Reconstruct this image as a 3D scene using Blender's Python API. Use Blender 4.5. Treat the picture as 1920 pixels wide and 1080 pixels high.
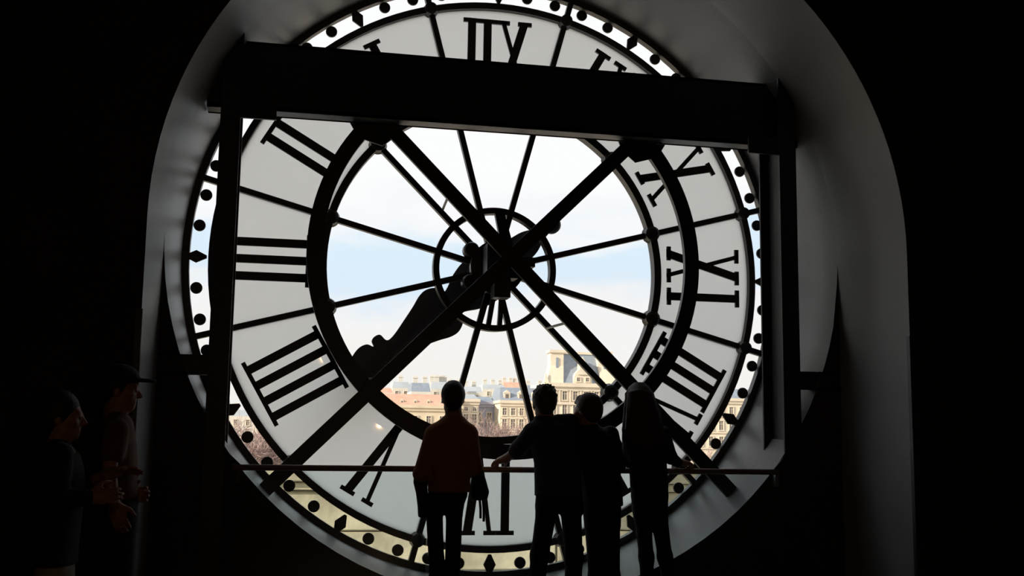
import bpy, math, random
import numpy as np
from mathutils import Vector, Matrix

# ------------------------------------------------------------------ reset
for o in list(bpy.data.objects): bpy.data.objects.remove(o)
SC = bpy.context.scene
COL = SC.collection
random.seed(7)

# ------------------------------------------------------------------ camera
# world: clock dial in the plane Y = 0, hub at (0, 0, HZ), floor at z = 0, room towards -Y, city towards +Y
HZ = 2.6
FPX = 2087.0                                   # focal length in pixels of a 1920 wide frame
CAM = np.array([-1.54395, -8.27550, -1.28694 + HZ])
PITCH, YAW, ROLL = 0.1357, -0.2009, -0.0142
def cam_rot():
    cy, sy = math.cos(YAW), math.sin(YAW); cx, sx = math.cos(PITCH), math.sin(PITCH); cz, sz = math.cos(ROLL), math.sin(ROLL)
    yaw = np.array([[cy, -sy, 0], [sy, cy, 0], [0, 0, 1]])
    pit = np.array([[1, 0, 0], [0, cx, -sx], [0, sx, cx]])
    rol = np.array([[cz, 0, sz], [0, 1, 0], [-sz, 0, cz]])
    return yaw @ pit @ rol                     # columns: right, forward, up
RC = cam_rot()
def at(x, y, Y):
    """the point of the world plane Y seen at pixel (x, y) of the 1920 x 1080 photograph"""
    d = RC @ np.array([(x - 960) / FPX, 1.0, -(y - 540) / FPX])
    return Vector(CAM + d * ((Y - CAM[1]) / d[1]))
cd = bpy.data.cameras.new('camera'); cam = bpy.data.objects.new('camera', cd); COL.objects.link(cam)
cd.sensor_width = 36.0; cd.lens = FPX * 36.0 / 1920.0; cd.clip_start = 0.05; cd.clip_end = 6000
m = Matrix.Identity(4)
for i in range(3):
    m[i][0] = RC[i, 0]; m[i][1] = RC[i, 2]; m[i][2] = -RC[i, 1]; m[i][3] = CAM[i]
cam.matrix_world = m
SC.camera = cam

# ------------------------------------------------------------------ sky, sun, exposure
SC.view_settings.view_transform = 'Standard'
SC.view_settings.look = 'None'
SC.view_settings.gamma = 1.0
SC.view_settings.use_curve_mapping = False
SC.view_settings.exposure = 0.0
w = bpy.data.worlds.new('sky'); SC.world = w; w.use_nodes = True
nt = w.node_tree; nt.nodes.clear()
def N(t, typ, **kw):
    n = t.nodes.new(typ)
    for k, v in kw.items(): setattr(n, k, v)
    return n
tc = N(nt, 'ShaderNodeTexCoord'); mp = N(nt, 'ShaderNodeMapping'); mp.inputs['Scale'].default_value = (1, 1, 3.2)
nz = N(nt, 'ShaderNodeTexNoise'); nz.inputs['Scale'].default_value = 4.2; nz.inputs['Detail'].default_value = 6; nz.inputs['Roughness'].default_value = 0.55
sep = N(nt, 'ShaderNodeSeparateXYZ')
nt.links.new(tc.outputs['Generated'], mp.inputs['Vector']); nt.links.new(mp.outputs[0], nz.inputs['Vector'])
nt.links.new(tc.outputs['Generated'], sep.inputs[0])
a1 = N(nt, 'ShaderNodeMath', operation='MULTIPLY_ADD'); a1.inputs[1].default_value = 0.16; a1.inputs[2].default_value = -0.08
nt.links.new(nz.outputs['Fac'], a1.inputs[0])
a2 = N(nt, 'ShaderNodeMath', operation='ADD'); nt.links.new(sep.outputs['Z'], a2.inputs[0]); nt.links.new(a1.outputs[0], a2.inputs[1])
cr = N(nt, 'ShaderNodeValToRGB'); cr.color_ramp.interpolation = 'EASE'
el = cr.color_ramp.elements
el[0].position = 0.0; el[0].color = (0.92, 0.89, 0.85, 1)
el[1].position = 1.0; el[1].color = (0.80, 0.92, 1.0, 1)
for p_, c_ in ((0.08, (0.94, 0.91, 0.88, 1)), (0.115, (0.93, 0.92, 0.92, 1)), (0.142, (0.74, 0.86, 0.97, 1)), (0.175, (0.73, 0.87, 0.98, 1)), (0.20, (0.95, 0.96, 0.98, 1)), (0.23, (1, 1, 1, 1)), (0.40, (1.0, 1.0, 1.0, 1)), (0.50, (0.82, 0.92, 1.0, 1)), (0.62, (1, 1, 1, 1)), (0.8, (0.78, 0.9, 1.0, 1))):
    e = el.new(p_); e.color = c_
nt.links.new(a2.outputs[0], cr.inputs[0])
bg = N(nt, 'ShaderNodeBackground'); bg.inputs['Strength'].default_value = 1.08
wo = N(nt, 'ShaderNodeOutputWorld')
nt.links.new(cr.outputs[0], bg.inputs[0]); nt.links.new(bg.outputs[0], wo.inputs[0])

sl = bpy.data.lights.new('sun', 'SUN'); sl.energy = 6.6; sl.angle = 0.01; sl.color = (1.0, 0.90, 0.74)
sun = bpy.data.objects.new('sun', sl); COL.objects.link(sun)
sun.rotation_euler = Vector((0.87, 0.30, -0.40)).to_track_quat('-Z', 'Y').to_euler()
sun.location = (-60, -30, 60)

# ------------------------------------------------------------------ materials
MATS = {}
def mat(name, col, rough=0.6, metal=0.0, vary=0.12, scale=8.0, bump=0.0, spec=0.5, bscale=None):
    if name in MATS: return MATS[name]
    m_ = bpy.data.materials.new(name); m_.use_nodes = True; t = m_.node_tree
    b = t.nodes['Principled BSDF']
    b.inputs['Roughness'].default_value = rough; b.inputs['Metallic'].default_value = metal
    b.inputs['Specular IOR Level'].default_value = spec
    tcn = N(t, 'ShaderNodeTexCoord'); nn = N(t, 'ShaderNodeTexNoise'); nn.inputs['Scale'].default_value = scale; nn.inputs['Detail'].default_value = 4
    t.links.new(tcn.outputs['Object'], nn.inputs['Vector'])
    r = N(t, 'ShaderNodeValToRGB')
    r.color_ramp.elements[0].position = 0.3; r.color_ramp.elements[1].position = 0.7
    r.color_ramp.elements[0].color = tuple(max(0, c * (1 - vary)) for c in col) + (1,)
    r.color_ramp.elements[1].color = tuple(min(1, c * (1 + vary)) for c in col) + (1,)
    t.links.new(nn.outputs['Fac'], r.inputs[0]); t.links.new(r.outputs[0], b.inputs['Base Color'])
    if bump:
        n2 = N(t, 'ShaderNodeTexNoise'); n2.inputs['Scale'].default_value = bscale or scale * 6; n2.inputs['Detail'].default_value = 3
        t.links.new(tcn.outputs['Object'], n2.inputs['Vector'])
        bp = N(t, 'ShaderNodeBump'); bp.inputs['Strength'].default_value = bump; bp.inputs['Distance'].default_value = 0.01
        t.links.new(n2.outputs['Fac'], bp.inputs['Height']); t.links.new(bp.outputs[0], b.inputs['Normal'])
    MATS[name] = m_
    return m_
def schlick(t, f0):
    lw = N(t, 'ShaderNodeLayerWeight'); lw.inputs[0].default_value = 0.5
    pw = N(t, 'ShaderNodeMath', operation='POWER'); pw.inputs[1].default_value = 5.0
    ma_ = N(t, 'ShaderNodeMath', operation='MULTIPLY_ADD'); ma_.inputs[1].default_value = 1 - f0; ma_.inputs[2].default_value = f0
    t.links.new(lw.outputs['Facing'], pw.inputs[0]); t.links.new(pw.outputs[0], ma_.inputs[0])
    return ma_
def glass_mat(name, tint, gloss=1.0):
    m_ = bpy.data.materials.new(name); m_.use_nodes = True; t = m_.node_tree; t.nodes.clear()
    tr = N(t, 'ShaderNodeBsdfTransparent'); tr.inputs[0].default_value = tint + (1,)
    gl = N(t, 'ShaderNodeBsdfGlossy'); gl.inputs['Roughness'].default_value = 0.02; gl.inputs[0].default_value = (gloss, gloss, gloss, 1)
    fr = schlick(t, 0.035)
    mx = N(t, 'ShaderNodeMixShader'); out = N(t, 'ShaderNodeOutputMaterial')
    t.links.new(fr.outputs[0], mx.inputs[0]); t.links.new(tr.outputs[0], mx.inputs[1]); t.links.new(gl.outputs[0], mx.inputs[2]); t.links.new(mx.outputs[0], out.inputs[0])
    MATS[name] = m_
    return m_
def opal_mat(name, col):
    m_ = bpy.data.materials.new(name); m_.use_nodes = True; t = m_.node_tree; t.nodes.clear()
    tl = N(t, 'ShaderNodeBsdfTranslucent')
    tcn = N(t, 'ShaderNodeTexCoord'); nn = N(t, 'ShaderNodeTexNoise'); nn.inputs['Scale'].default_value = 1.3; nn.inputs['Detail'].default_value = 2
    r = N(t, 'ShaderNodeValToRGB')
    r.color_ramp.elements[0].color = tuple(c * 0.985 for c in col) + (1,); r.color_ramp.elements[1].color = tuple(c * 1.015 for c in col) + (1,)
    t.links.new(tcn.outputs['Object'], nn.inputs['Vector']); t.links.new(nn.outputs['Fac'], r.inputs[0]); t.links.new(r.outputs[0], tl.inputs[0])
    gl = N(t, 'ShaderNodeBsdfGlossy'); gl.inputs['Roughness'].default_value = 0.04
    fr = schlick(t, 0.03)
    mx = N(t, 'ShaderNodeMixShader'); out = N(t, 'ShaderNodeOutputMaterial')
    t.links.new(fr.outputs[0], mx.inputs[0]); t.links.new(tl.outputs[0], mx.inputs[1]); t.links.new(gl.outputs[0], mx.inputs[2]); t.links.new(mx.outputs[0], out.inputs[0])
    MATS[name] = m_
    return m_
def glow_mat(name, col, s):
    m_ = bpy.data.materials.new(name); m_.use_nodes = True; t = m_.node_tree; t.nodes.clear()
    e = N(t, 'ShaderNodeEmission'); e.inputs[0].default_value = col + (1,); e.inputs[1].default_value = s
    out = N(t, 'ShaderNodeOutputMaterial'); t.links.new(e.outputs[0], out.inputs[0]); MATS[name] = m_
    return m_
M_REVEAL = mat('grey_reveal_paint', (0.40, 0.405, 0.42), 0.40, vary=0.05, scale=2.5, bump=0.15, bscale=40)
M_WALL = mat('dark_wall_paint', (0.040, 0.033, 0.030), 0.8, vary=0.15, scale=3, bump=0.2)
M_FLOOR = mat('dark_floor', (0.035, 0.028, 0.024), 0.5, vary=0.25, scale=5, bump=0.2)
M_STEEL = mat('black_painted_steel', (0.016, 0.017, 0.021), 0.42, 0.0, vary=0.2, scale=9, bump=0.08)
M_IRON = mat('dark_iron', (0.038, 0.030, 0.026), 0.45, 0.0, vary=0.2, scale=12, bump=0.1)
M_BRONZE = mat('bronze_rail', (0.34, 0.24, 0.19), 0.35, 0.25, vary=0.15, scale=14)
M_CLEAR = glass_mat('clear_glass', (0.985, 0.99, 0.99))
M_RAILGLASS = glass_mat('greenish_safety_glass', (0.955, 1.0, 1.0))
M_OPAL = opal_mat('opal_glass', (0.77, 0.78, 0.79))
M_CHROME = mat('brushed_clamp_metal', (0.45, 0.45, 0.46), 0.3, 0.9, vary=0.05)
M_STONE = mat('cream_limestone', (0.60, 0.53, 0.39), 0.9, vary=0.32, scale=3.0, bump=0.5, bscale=14)
M_LOUVRE = mat('pale_limestone_facade', (0.70, 0.60, 0.47), 0.9, vary=0.08, scale=0.3, bump=0.3, bscale=2)
M_LOUVRE2 = mat('buff_limestone_facade', (0.68, 0.56, 0.40), 0.9, vary=0.08, scale=0.3, bump=0.3, bscale=2)
M_SLATE = mat('blue_grey_slate', (0.24, 0.27, 0.32), 0.7, vary=0.12, scale=0.7, bump=0.3, bscale=4)
M_ZINC = mat('pale_zinc_roof', (0.40, 0.42, 0.44), 0.6, vary=0.10, scale=0.15)
M_TILE = mat('rose_tile_roof', (0.58, 0.34, 0.25), 0.85, vary=0.12, scale=0.5, bump=0.3, bscale=4)
M_PLASTER = mat('cream_plaster', (0.66, 0.61, 0.53), 0.9, vary=0.08, scale=0.12)
M_PANE = mat('dark_window_pane', (0.17, 0.14, 0.12), 0.35, vary=0.2, scale=1)
M_BARK = mat('winter_bark', (0.30, 0.21, 0.19), 0.9, vary=0.25, scale=1.5)
M_GRAVEL = mat('pale_gravel_ground', (0.50, 0.44, 0.36), 0.95, vary=0.15, scale=0.05)

# ------------------------------------------------------------------ mesh helpers
def empty(name, loc=(0, 0, 0)):
    o = bpy.data.objects.new(name, None); COL.objects.link(o); o.location = loc; o.empty_display_size = 0.1
    return o
def tag(o, label=None, cat=None, group=None, kind=None):
    if label: o['label'] = label
    if cat: o['category'] = cat
    if group: o['group'] = group
    if kind: o['kind'] = kind
    return o
def link(name, me, parent=None):
    o = bpy.data.objects.new(name, me); COL.objects.link(o)
    if parent is not None:
        o.parent = parent
        o.matrix_parent_inverse = Matrix.Translation(-Vector(parent.location)) if parent.parent is None else Matrix.Translation(-Vector(root_loc(parent)))
    return o
def root_loc(o):
    p = Vector((0, 0, 0))
    while o is not None:
        p += Vector(o.location)
        if o.parent is not None: p += o.matrix_parent_inverse.translation
        o = o.parent
    return p
def mesh(name, v, f, ma, parent=None, smooth=False, mids=None):
    me = bpy.data.meshes.new(name); me.from_pydata([tuple(map(float, p)) for p in v], [], [tuple(map(int, q)) for q in f])
    for m_ in (ma if isinstance(ma, (list, tuple)) else [ma]): me.materials.append(m_)
    if mids is not None: me.polygons.foreach_set('material_index', mids)
    if smooth: me.polygons.foreach_set('use_smooth', [True] * len(me.polygons))
    me.validate(); me.update()
    return link(name, me, parent)
class MB:
    def __init__(s): s.v = []; s.f = []; s.m = []
    def add(s, v, f, mi=0):
        k = len(s.v); s.v += [tuple(p) for p in v]; s.f += [tuple(i + k for i in q) for q in f]; s.m += [mi] * len(f)
    def box(s, x0, x1, y0, y1, z0, z1, mi=0):
        s.add([(x0, y0, z0), (x1, y0, z0), (x1, y1, z0), (x0, y1, z0), (x0, y0, z1), (x1, y0, z1), (x1, y1, z1), (x0, y1, z1)],
              [(0, 3, 2, 1), (4, 5, 6, 7), (0, 1, 5, 4), (1, 2, 6, 5), (2, 3, 7, 6), (3, 0, 4, 7)], mi)
    def prism(s, poly, y0, y1, mi=0):
        """poly: (x, z) outline, extruded from y0 to y1"""
        n = len(poly)
        s.add([(x, y0, z) for x, z in poly] + [(x, y1, z) for x, z in poly],
              [tuple(range(n)), tuple(range(2 * n - 1, n - 1, -1))] + [(i, i + n, (i + 1) % n + n, (i + 1) % n) for i in range(n)], mi)
    def hull(s, bottom, top, mi=0):
        n = len(bottom)
        s.add(list(bottom) + list(top), [tuple(range(n - 1, -1, -1)), tuple(range(n, 2 * n))] + [(i, (i + 1) % n, (i + 1) % n + n, i + n) for i in range(n)], mi)
    def bar(s, a, b, wx, wy, side=None, mi=0):
        """rectangular bar from a to b; wx width across, wy thickness along Y-ish"""
        a = Vector(a); b = Vector(b); d = (b - a).normalized()
        yv = Vector((0, 1, 0)) if side is None else Vector(side)
        xv = d.cross(yv).normalized(); yv = xv.cross(d).normalized()
        q = []
        for p in (a, b):
            for sx, sy in ((-1, -1), (1, -1), (1, 1), (-1, 1)): q.append(p + xv * sx * wx / 2 + yv * sy * wy / 2)
        s.add(q, [(0, 3, 2, 1), (4, 5, 6, 7), (0, 1, 5, 4), (1, 2, 6, 5), (2, 3, 7, 6), (3, 0, 4, 7)], mi)
    def tube(s, pts, rad, seg=10, mi=0):
        pts = [Vector(p) for p in pts]; rr = rad if isinstance(rad, (list, tuple)) else [rad] * len(pts)
        rings = []; up = None
        for i, p in enumerate(pts):
            d = (pts[min(i + 1, len(pts) - 1)] - pts[max(i - 1, 0)]).normalized()
            if up is None: up = d.orthogonal().normalized()
            xv = (up - d * up.dot(d)).normalized(); yv = d.cross(xv); up = xv
            rings.append([p + (xv * math.cos(2 * math.pi * k / seg) + yv * math.sin(2 * math.pi * k / seg)) * rr[i] for k in range(seg)])
        v = [q for r in rings for q in r]
        f = [(i * seg + k, i * seg + (k + 1) % seg, (i + 1) * seg + (k + 1) % seg, (i + 1) * seg + k) for i in range(len(pts) - 1) for k in range(seg)]
        f += [tuple(range(seg - 1, -1, -1)), tuple((len(pts) - 1) * seg + k for k in range(seg))]
        s.add(v, f, mi)
    def ring(s, r0, r1, y0, y1, seg=128, a0=0.0, a1=360.0, mi=0):
        """flat ring or sector round the clock axis; angle clockwise from up as seen from the room"""
        full = abs(a1 - a0 - 360) < 1e-6; n = seg if full else seg + 1
        v = []
        for i in range(n):
            t = math.radians(a0 + (a1 - a0) * i / seg); sx, cz = math.sin(t), math.cos(t)
            for r, y in ((r0, y0), (r1, y0), (r1, y1), (r0, y1)): v.append((r * sx, y, HZ + r * cz))
        f = []
        for i in range(seg):
            a = i * 4; b = ((i + 1) % n) * 4
            for k in range(4): f.append((a + k, b + k, b + (k + 1) % 4, a + (k + 1) % 4))
        if not full: f += [(0, 1, 2, 3), tuple((n - 1) * 4 + k for k in (3, 2, 1, 0))]
        s.add(v, f, mi)
    def lathe_y(s, c, prof, seg=20, mi=0):
        """profile (r, dy) turned round an axis along Y through c"""
        v = []; f = []
        for r, dy in prof:
            for k in range(seg):
                a = 2 * math.pi * k / seg; v.append((c[0] + r * math.cos(a), c[1] + dy, c[2] + r * math.sin(a)))
        for i in range(len(prof) - 1):
            for k in range(seg): f.append((i * seg + k, (i + 1) * seg + k, (i + 1) * seg + (k + 1) % seg, i * seg + (k + 1) % seg))
        f += [tuple(range(seg)), tuple((len(prof) - 1) * seg + k for k in range(seg - 1, -1, -1))]
        s.add(v, f, mi)
    def build(s, name, ma, parent=None, smooth=False):
        return mesh(name, s.v, s.f, ma, parent, smooth, s.m)
def pt(r, ang, y=0.0):
    t = math.radians(ang); return Vector((r * math.sin(t), y, HZ + r * math.cos(t)))

# ------------------------------------------------------------------ the setting
RT = 2.323            # radius of the round reveal
YS, YF, YE = -1.0, -1.91, 0.12     # spandrel face, room face of the wall, outside face
XW, YB, ZC = 4.6, -14.0, 5.2       # half width, back and height of the room
def arch_pts(cz, n=64):
    p = [(-RT, 0.0)]
    p += [(RT * math.sin(t), cz + RT * math.cos(t)) for t in [math.radians(-90 + 180 * i / n) for i in range(n + 1)]]
    return p + [(RT, 0.0)]
def outer_of(p):
    """the point of the room-wall rectangle that belongs to an opening point"""
    x, z = p; dx, dz = x, z - 2.0
    if z <= 0.0001: return (math.copysign(XW, x), 0.0)
    k = min(XW / abs(dx) if abs(dx) > 1e-9 else 1e9, (ZC - 2.0) / dz if dz > 1e-9 else 1e9)
    return (dx * k, 2.0 + dz * k)
AF, AB = arch_pts(HZ - 0.075), arch_pts(HZ)
q = [outer_of(p) for p in AF]
q = [((math.copysign(XW, x)) if abs(abs(x) - XW) < 0.25 and abs(z - ZC) < 0.25 else x, ZC if abs(abs(x) - XW) < 0.25 and abs(z - ZC) < 0.25 else z) for x, z in q]
b = MB(); n = len(AF)
b.add([(x, YF, z) for x, z in AF] + [(x, YF, z) for x, z in q], [(i, i + 1, i + 1 + n, i + n) for i in range(n - 1)])
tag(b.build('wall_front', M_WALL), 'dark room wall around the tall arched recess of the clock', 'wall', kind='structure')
b = MB()
b.add([(x, YF, z) for x, z in AF] + [(x, YS, z) for x, z in AB], [(i, i + n, i + 1 + n, i + 1) for i in range(n - 1)])
tag(b.build('wall_arch_reveal', M_REVEAL, smooth=True), 'smooth grey arched reveal leading in to the clock', 'wall', kind='structure')
b = MB(); nn_ = 128
c0 = [(RT * math.sin(2 * math.pi * i / nn_), HZ + RT * math.cos(2 * math.pi * i / nn_)) for i in range(nn_)]
b.add([(x, YS, z) for x, z in c0] + [(x * 0.9866, YE, HZ + (z - HZ) * 0.9866) for x, z in c0], [(i, i + nn_, (i + 1) % nn_ + nn_, (i + 1) % nn_) for i in range(nn_)])
tag(b.build('wall_round_reveal', M_REVEAL, smooth=True), 'grey cylindrical reveal that frames the round clock', 'wall', kind='structure')
b = MB(); k = 48       # spandrel below the circle, facing the room
ci = [(RT * math.sin(math.radians(90 + 180 * i / k)), HZ + RT * math.cos(math.radians(90 + 180 * i / k))) for i in range(k + 1)]
co = []
for x, z in ci:
    t = (abs(x) / RT) ** 2
    if abs(x) > 0.72 * RT: co.append((math.copysign(RT, x), max(0.0, HZ * (1 - (RT - abs(x)) / (0.28 * RT)))))
    else: co.append((x / 0.72, 0.0))
b.add([(x, YS, z) for x, z in ci] + [(x, YS, z) for x, z in co], [(i, i + 1, i + 1 + k + 1, i + k + 1) for i in range(k)])
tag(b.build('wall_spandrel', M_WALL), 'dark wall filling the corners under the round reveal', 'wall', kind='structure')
b = MB()               # outside face with a round hole
v = []
for x, z in c0:
    dx, dz = x, z - HZ; kk = min(XW / abs(dx) if abs(dx) > 1e-9 else 1e9, (HZ / -dz) if dz < -1e-9 else ((ZC - HZ) / dz if dz > 1e-9 else 1e9)); v.append((dx * kk, YE, HZ + dz * kk))
b.add([(x, YE, z) for x, z in c0] + v, [(i, i + nn_, (i + 1) % nn_ + nn_, (i + 1) % nn_) for i in range(nn_)])
for sx in (-1, 1):     # close the corners the radial strips cut off
    for z in (0.0, ZC): pass
b.box(-XW, XW, YE - 0.10, YE - 0.02, ZC - 0.3, ZC); b.box(-XW, XW, YE - 0.10, YE - 0.02, 0, 0.25)
for sx in (-1, 1): b.box(min(sx * XW, sx * (RT + 0.05)), max(sx * XW, sx * (RT + 0.05)), YE - 0.10, YE - 0.02, 0, ZC)
tag(b.build('wall_outside', M_STONE), 'pale stone outer wall of the building around the clock', 'wall', kind='structure')
for nm, bx_, lb in (('wall_left', (-XW - 0.2, -XW, YB, YE, -0.2, ZC), 'dark side wall of the room on the left'),
                    ('wall_right', (XW, XW + 0.2, YB, YE, -0.2, ZC), 'dark side wall of the room on the right'),
                    ('wall_back', (-XW - 0.2, XW + 0.2, YB - 0.2, YB, -0.2, ZC), 'dark back wall of the room')):
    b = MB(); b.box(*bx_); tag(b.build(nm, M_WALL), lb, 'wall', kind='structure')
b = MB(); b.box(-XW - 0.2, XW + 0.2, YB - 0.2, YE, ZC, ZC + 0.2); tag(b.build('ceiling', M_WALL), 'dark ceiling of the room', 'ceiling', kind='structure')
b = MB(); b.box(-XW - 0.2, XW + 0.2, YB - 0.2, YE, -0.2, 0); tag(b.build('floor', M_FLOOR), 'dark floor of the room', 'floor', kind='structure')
for sx, nm in ((-1, 'trim_1'), (1, 'trim_2')):      # metal corner guards on the arch jambs
    b = MB(); x = sx * RT
    b.box(min(x, x + sx * 0.03), max(x, x + sx * 0.03), YF - 0.006, YF - 0.0005, 0.05, 2.0); b.box(min(x - sx * 0.006, x - sx * 0.0005), max(x - sx * 0.006, x - sx * 0.0005), YF - 0.006, YF + 0.03, 0.05, 2.0)
    tag(b.build(nm, mat('grey_corner_guard', (0.10, 0.10, 0.105), 0.35, 0.5)), 'grey metal guard on the %s edge of the arch' % ('left' if sx < 0 else 'right'), 'trim', kind='structure')

# ------------------------------------------------------------------ the clock
clock = empty('station_clock', (0, 0, HZ))
tag(clock, 'giant round glass clock face seen from behind with mirrored Roman numerals', 'clock')
R1, R2, R3, RD, R4 = 0.452, 1.294, 2.089, 2.2, 2.262
for nm, r, wd, d in (('hub_ring', R1, 0.046, 0.05), ('inner_ring', R2, 0.056, 0.06), ('numeral_ring', R3, 0.050, 0.045)):
    b = MB(); b.ring(r - wd / 2, r + wd / 2, -d, 0.03); b.build(nm, M_IRON, clock)
b = MB(); b.ring(2.247, 2.297, -0.04, 0.03); b.build('outer_ring', M_IRON, clock)
SP = [15 + 30 * i for i in range(12)]
for a in SP:
    b = MB(); b.bar(pt(0.12, a, -0.012), pt(2.26, a, -0.012), 0.043, 0.05); b.build('spoke', M_IRON, clock)
    for r, rr in ((R2, 0.062), (R3, 0.052)):
        b = MB(); b.lathe_y(pt(r, a, 0), [(rr * 0.6, -0.085), (rr * 0.92, -0.070), (rr, -0.03), (rr * 1.15, 0.0), (rr * 0.9, 0.03)], 16); b.build('boss', M_IRON, clock)
# glass
for i, a in enumerate(SP):
    for nm, r0, r1, y0, ma in (('clear_pane', R1 + 0.01, R2 - 0.01, 0.0, M_CLEAR), ('opal_pane', R2 + 0.01, R3 - 0.01, 0.0, M_OPAL), ('minute_pane', R3 + 0.01, 2.255, 0.0, M_CLEAR)):
        b = MB(); b.ring(r0, r1, y0 + 0.005, y0 + 0.017, 14, a + 0.15, a + 29.85); b.build(nm, ma, clock)
b = MB(); b.ring(0.10, R1 - 0.01, 0.005, 0.017, 48); b.build('hub_pane', M_CLEAR, clock)
# minute marks
for i in range(60):
    a = i * 6; c = pt(RD, a)
    if i % 5 == 0:
        e = Vector((math.sin(math.radians(a)), math.cos(math.radians(a)))); t = Vector((e.y, -e.x))
        po = [(0.074, 0.010), (0.0, 0.046), (-0.074, 0.010), (-0.074, -0.010), (0.0, -0.046), (0.074, -0.010)]
        b = MB(); b.prism([(c.x + e.x * r + t.x * s, c.z + e.y * r + t.y * s) for r, s in po], -0.015, 0.004); b.build('hour_mark', M_IRON, clock)
    else:
        b = MB(); b.lathe_y(c, [(0.040, -0.015), (0.043, -0.011), (0.043, 0.004)], 20); b.build('minute_dot', M_IRON, clock)
# numerals: u to the right and v outwards as read from outside
V0, V1, SW, ST = 1.385, 1.987, 0.062, 0.032
def glyph(h):
    S = []                                   # strokes (u0, v0, u1, v1, width)
    H = V1 - V0
    def I(u): S.append((u, 0, u, H, SW))
    def serif(u0, u1, v): S.append(('s', u0, u1, v))
    def X(u, hw=0.088):
        S.append((u - hw, H, u + hw, 0, SW * 1.05)); S.append((u + hw, H, u - hw, 0, SW * 0.55))
        for su in (-1, 1):
            for v in (0, 1): serif(u + su * hw - 0.055, u + su * hw + 0.055, v)
    def V(u, hw=0.085):
        S.append((u - hw, H, u, 0, SW * 1.05)); S.append((u + hw, H, u + 0.004, 0, SW * 0.5))
        serif(u - hw - 0.055, u - hw + 0.06, 1); serif(u + hw - 0.045, u + hw + 0.045, 1)
    def run(us):
        for u in us: I(u)
        for v in (0, 1): serif(min(us) - 0.068, max(us) + 0.068, v)
    d = 0.127
    if h == 1: run([0.0])
    elif h == 2: run([-d / 2, d / 2])
    elif h == 3: run([-d, 0, d])
    elif h == 4: run([-1.5 * d, -0.5 * d, 0.5 * d, 1.5 * d])
    elif h == 5: V(0)
    elif h == 6: V(-0.09); run([0.11])
    elif h == 7: V(-0.145); run([0.07, 0.20])
    elif h == 8: V(-0.225); run([-0.01, 0.115, 0.24])
    elif h == 9: run([-0.148]); X(0.105)
    elif h == 10: X(0.0, 0.10)
    elif h == 11: X(-0.105); run([0.148])
    elif h == 12: X(-0.125); run([0.085, 0.21])
    return S
NAMES = ['one', 'two', 'three', 'four', 'five', 'six', 'seven', 'eight', 'nine', 'ten', 'eleven', 'twelve']
for h in range(1, 13):
    ph = math.radians(-30 * h); er = (math.sin(ph), math.cos(ph)); eu = (-math.cos(ph), math.sin(ph))
    def P(u, v): r = V0 + v; return (er[0] * r + eu[0] * u, HZ + er[1] * r + eu[1] * u)
    b = MB()
    for j, s in enumerate(glyph(h)):
        y0 = -0.016 - 0.0006 * (j % 4)
        if s[0] == 's':
            _, u0, u1, e = s; v = 0 if e == 0 else (V1 - V0 - ST)
            b.prism([P(u0, v), P(u1, v), P(u1, v + ST), P(u0, v + ST)], y0, 0.004)
        else:
            u0, v0, u1, v1, wd = s; k = wd / 2
            b.prism([P(u0 - k, v0), P(u0 + k, v0), P(u1 + k, v1), P(u1 - k, v1)], y0, 0.004)
    o = b.build('numeral', M_IRON, clock); o['label'] = 'dark Roman numeral %s seen mirrored' % NAMES[h - 1]
# hands, outside the glass
def hand(name, ang, prof, y0, y1, tail, lab):
    t = math.radians(ang); e = (math.sin(t), math.cos(t)); s = (e[1], -e[0])
    def sm(pr):
        xs = [p[0] for p in pr]; ys = [p[1] for p in pr]; out = []
        for i in range(len(pr) - 1):
            p0, p1, p2, p3 = pr[max(i - 1, 0)], pr[i], pr[i + 1], pr[min(i + 2, len(pr) - 1)]
            for k in range(5):
                f = k / 5
                out.append(tuple(0.5 * ((2 * p1[c]) + (-p0[c] + p2[c]) * f + (2 * p0[c] - 5 * p1[c] + 4 * p2[c] - p3[c]) * f * f + (-p0[c] + 3 * p1[c] - 3 * p2[c] + p3[c]) * f ** 3) for c in (0, 1)))
        return out + [pr[-1]]
    pr = sm(prof)
    poly = [(a, wd) for a, wd in pr] + [(a, -wd) for a, wd in reversed(pr)]
    b = MB(); b.prism([(e[0] * a + s[0] * q_, HZ + e[1] * a + s[1] * q_) for a, q_ in poly], y0, y1)
    o = b.build(name, M_STEEL, clock); o['label'] = lab
    if tail:
        b = MB(); c = pt(tail, ang + 180, y0); b.lathe_y(c, [(0.062, 0), (0.075, 0.01), (0.075, y1 - y0)], 24); b.build('counterweight', M_STEEL, o)
    return o
hand('hour_hand', -130.0, [(-0.70, 0.03), (-0.55, 0.05), (-0.42, 0.10), (-0.30, 0.12), (-0.1, 0.17), (0.08, 0.20), (0.22, 0.17), (0.32, 0.12), (0.37, 0.11), (0.40, 0.17), (0.47, 0.205), (0.54, 0.20), (0.63, 0.165), (0.75, 0.125), (0.88, 0.085), (0.95, 0.085), (0.965, 0.15), (1.01, 0.165), (1.045, 0.15), (1.06, 0.11), (1.09, 0.155), (1.16, 0.17), (1.26, 0.14), (1.45, 0.06), (1.60, 0.015)], 0.22, 0.26, 0.66, 'broad ornate hour hand pointing down to the left')
hand('minute_hand', -130.6, [(-0.62, 0.02), (-0.3, 0.05), (0.0, 0.10), (0.3, 0.06), (0.8, 0.055), (1.3, 0.06), (1.6, 0.05), (1.95, 0.012)], 0.29, 0.32, None, 'slender minute hand behind the hour hand')
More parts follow.
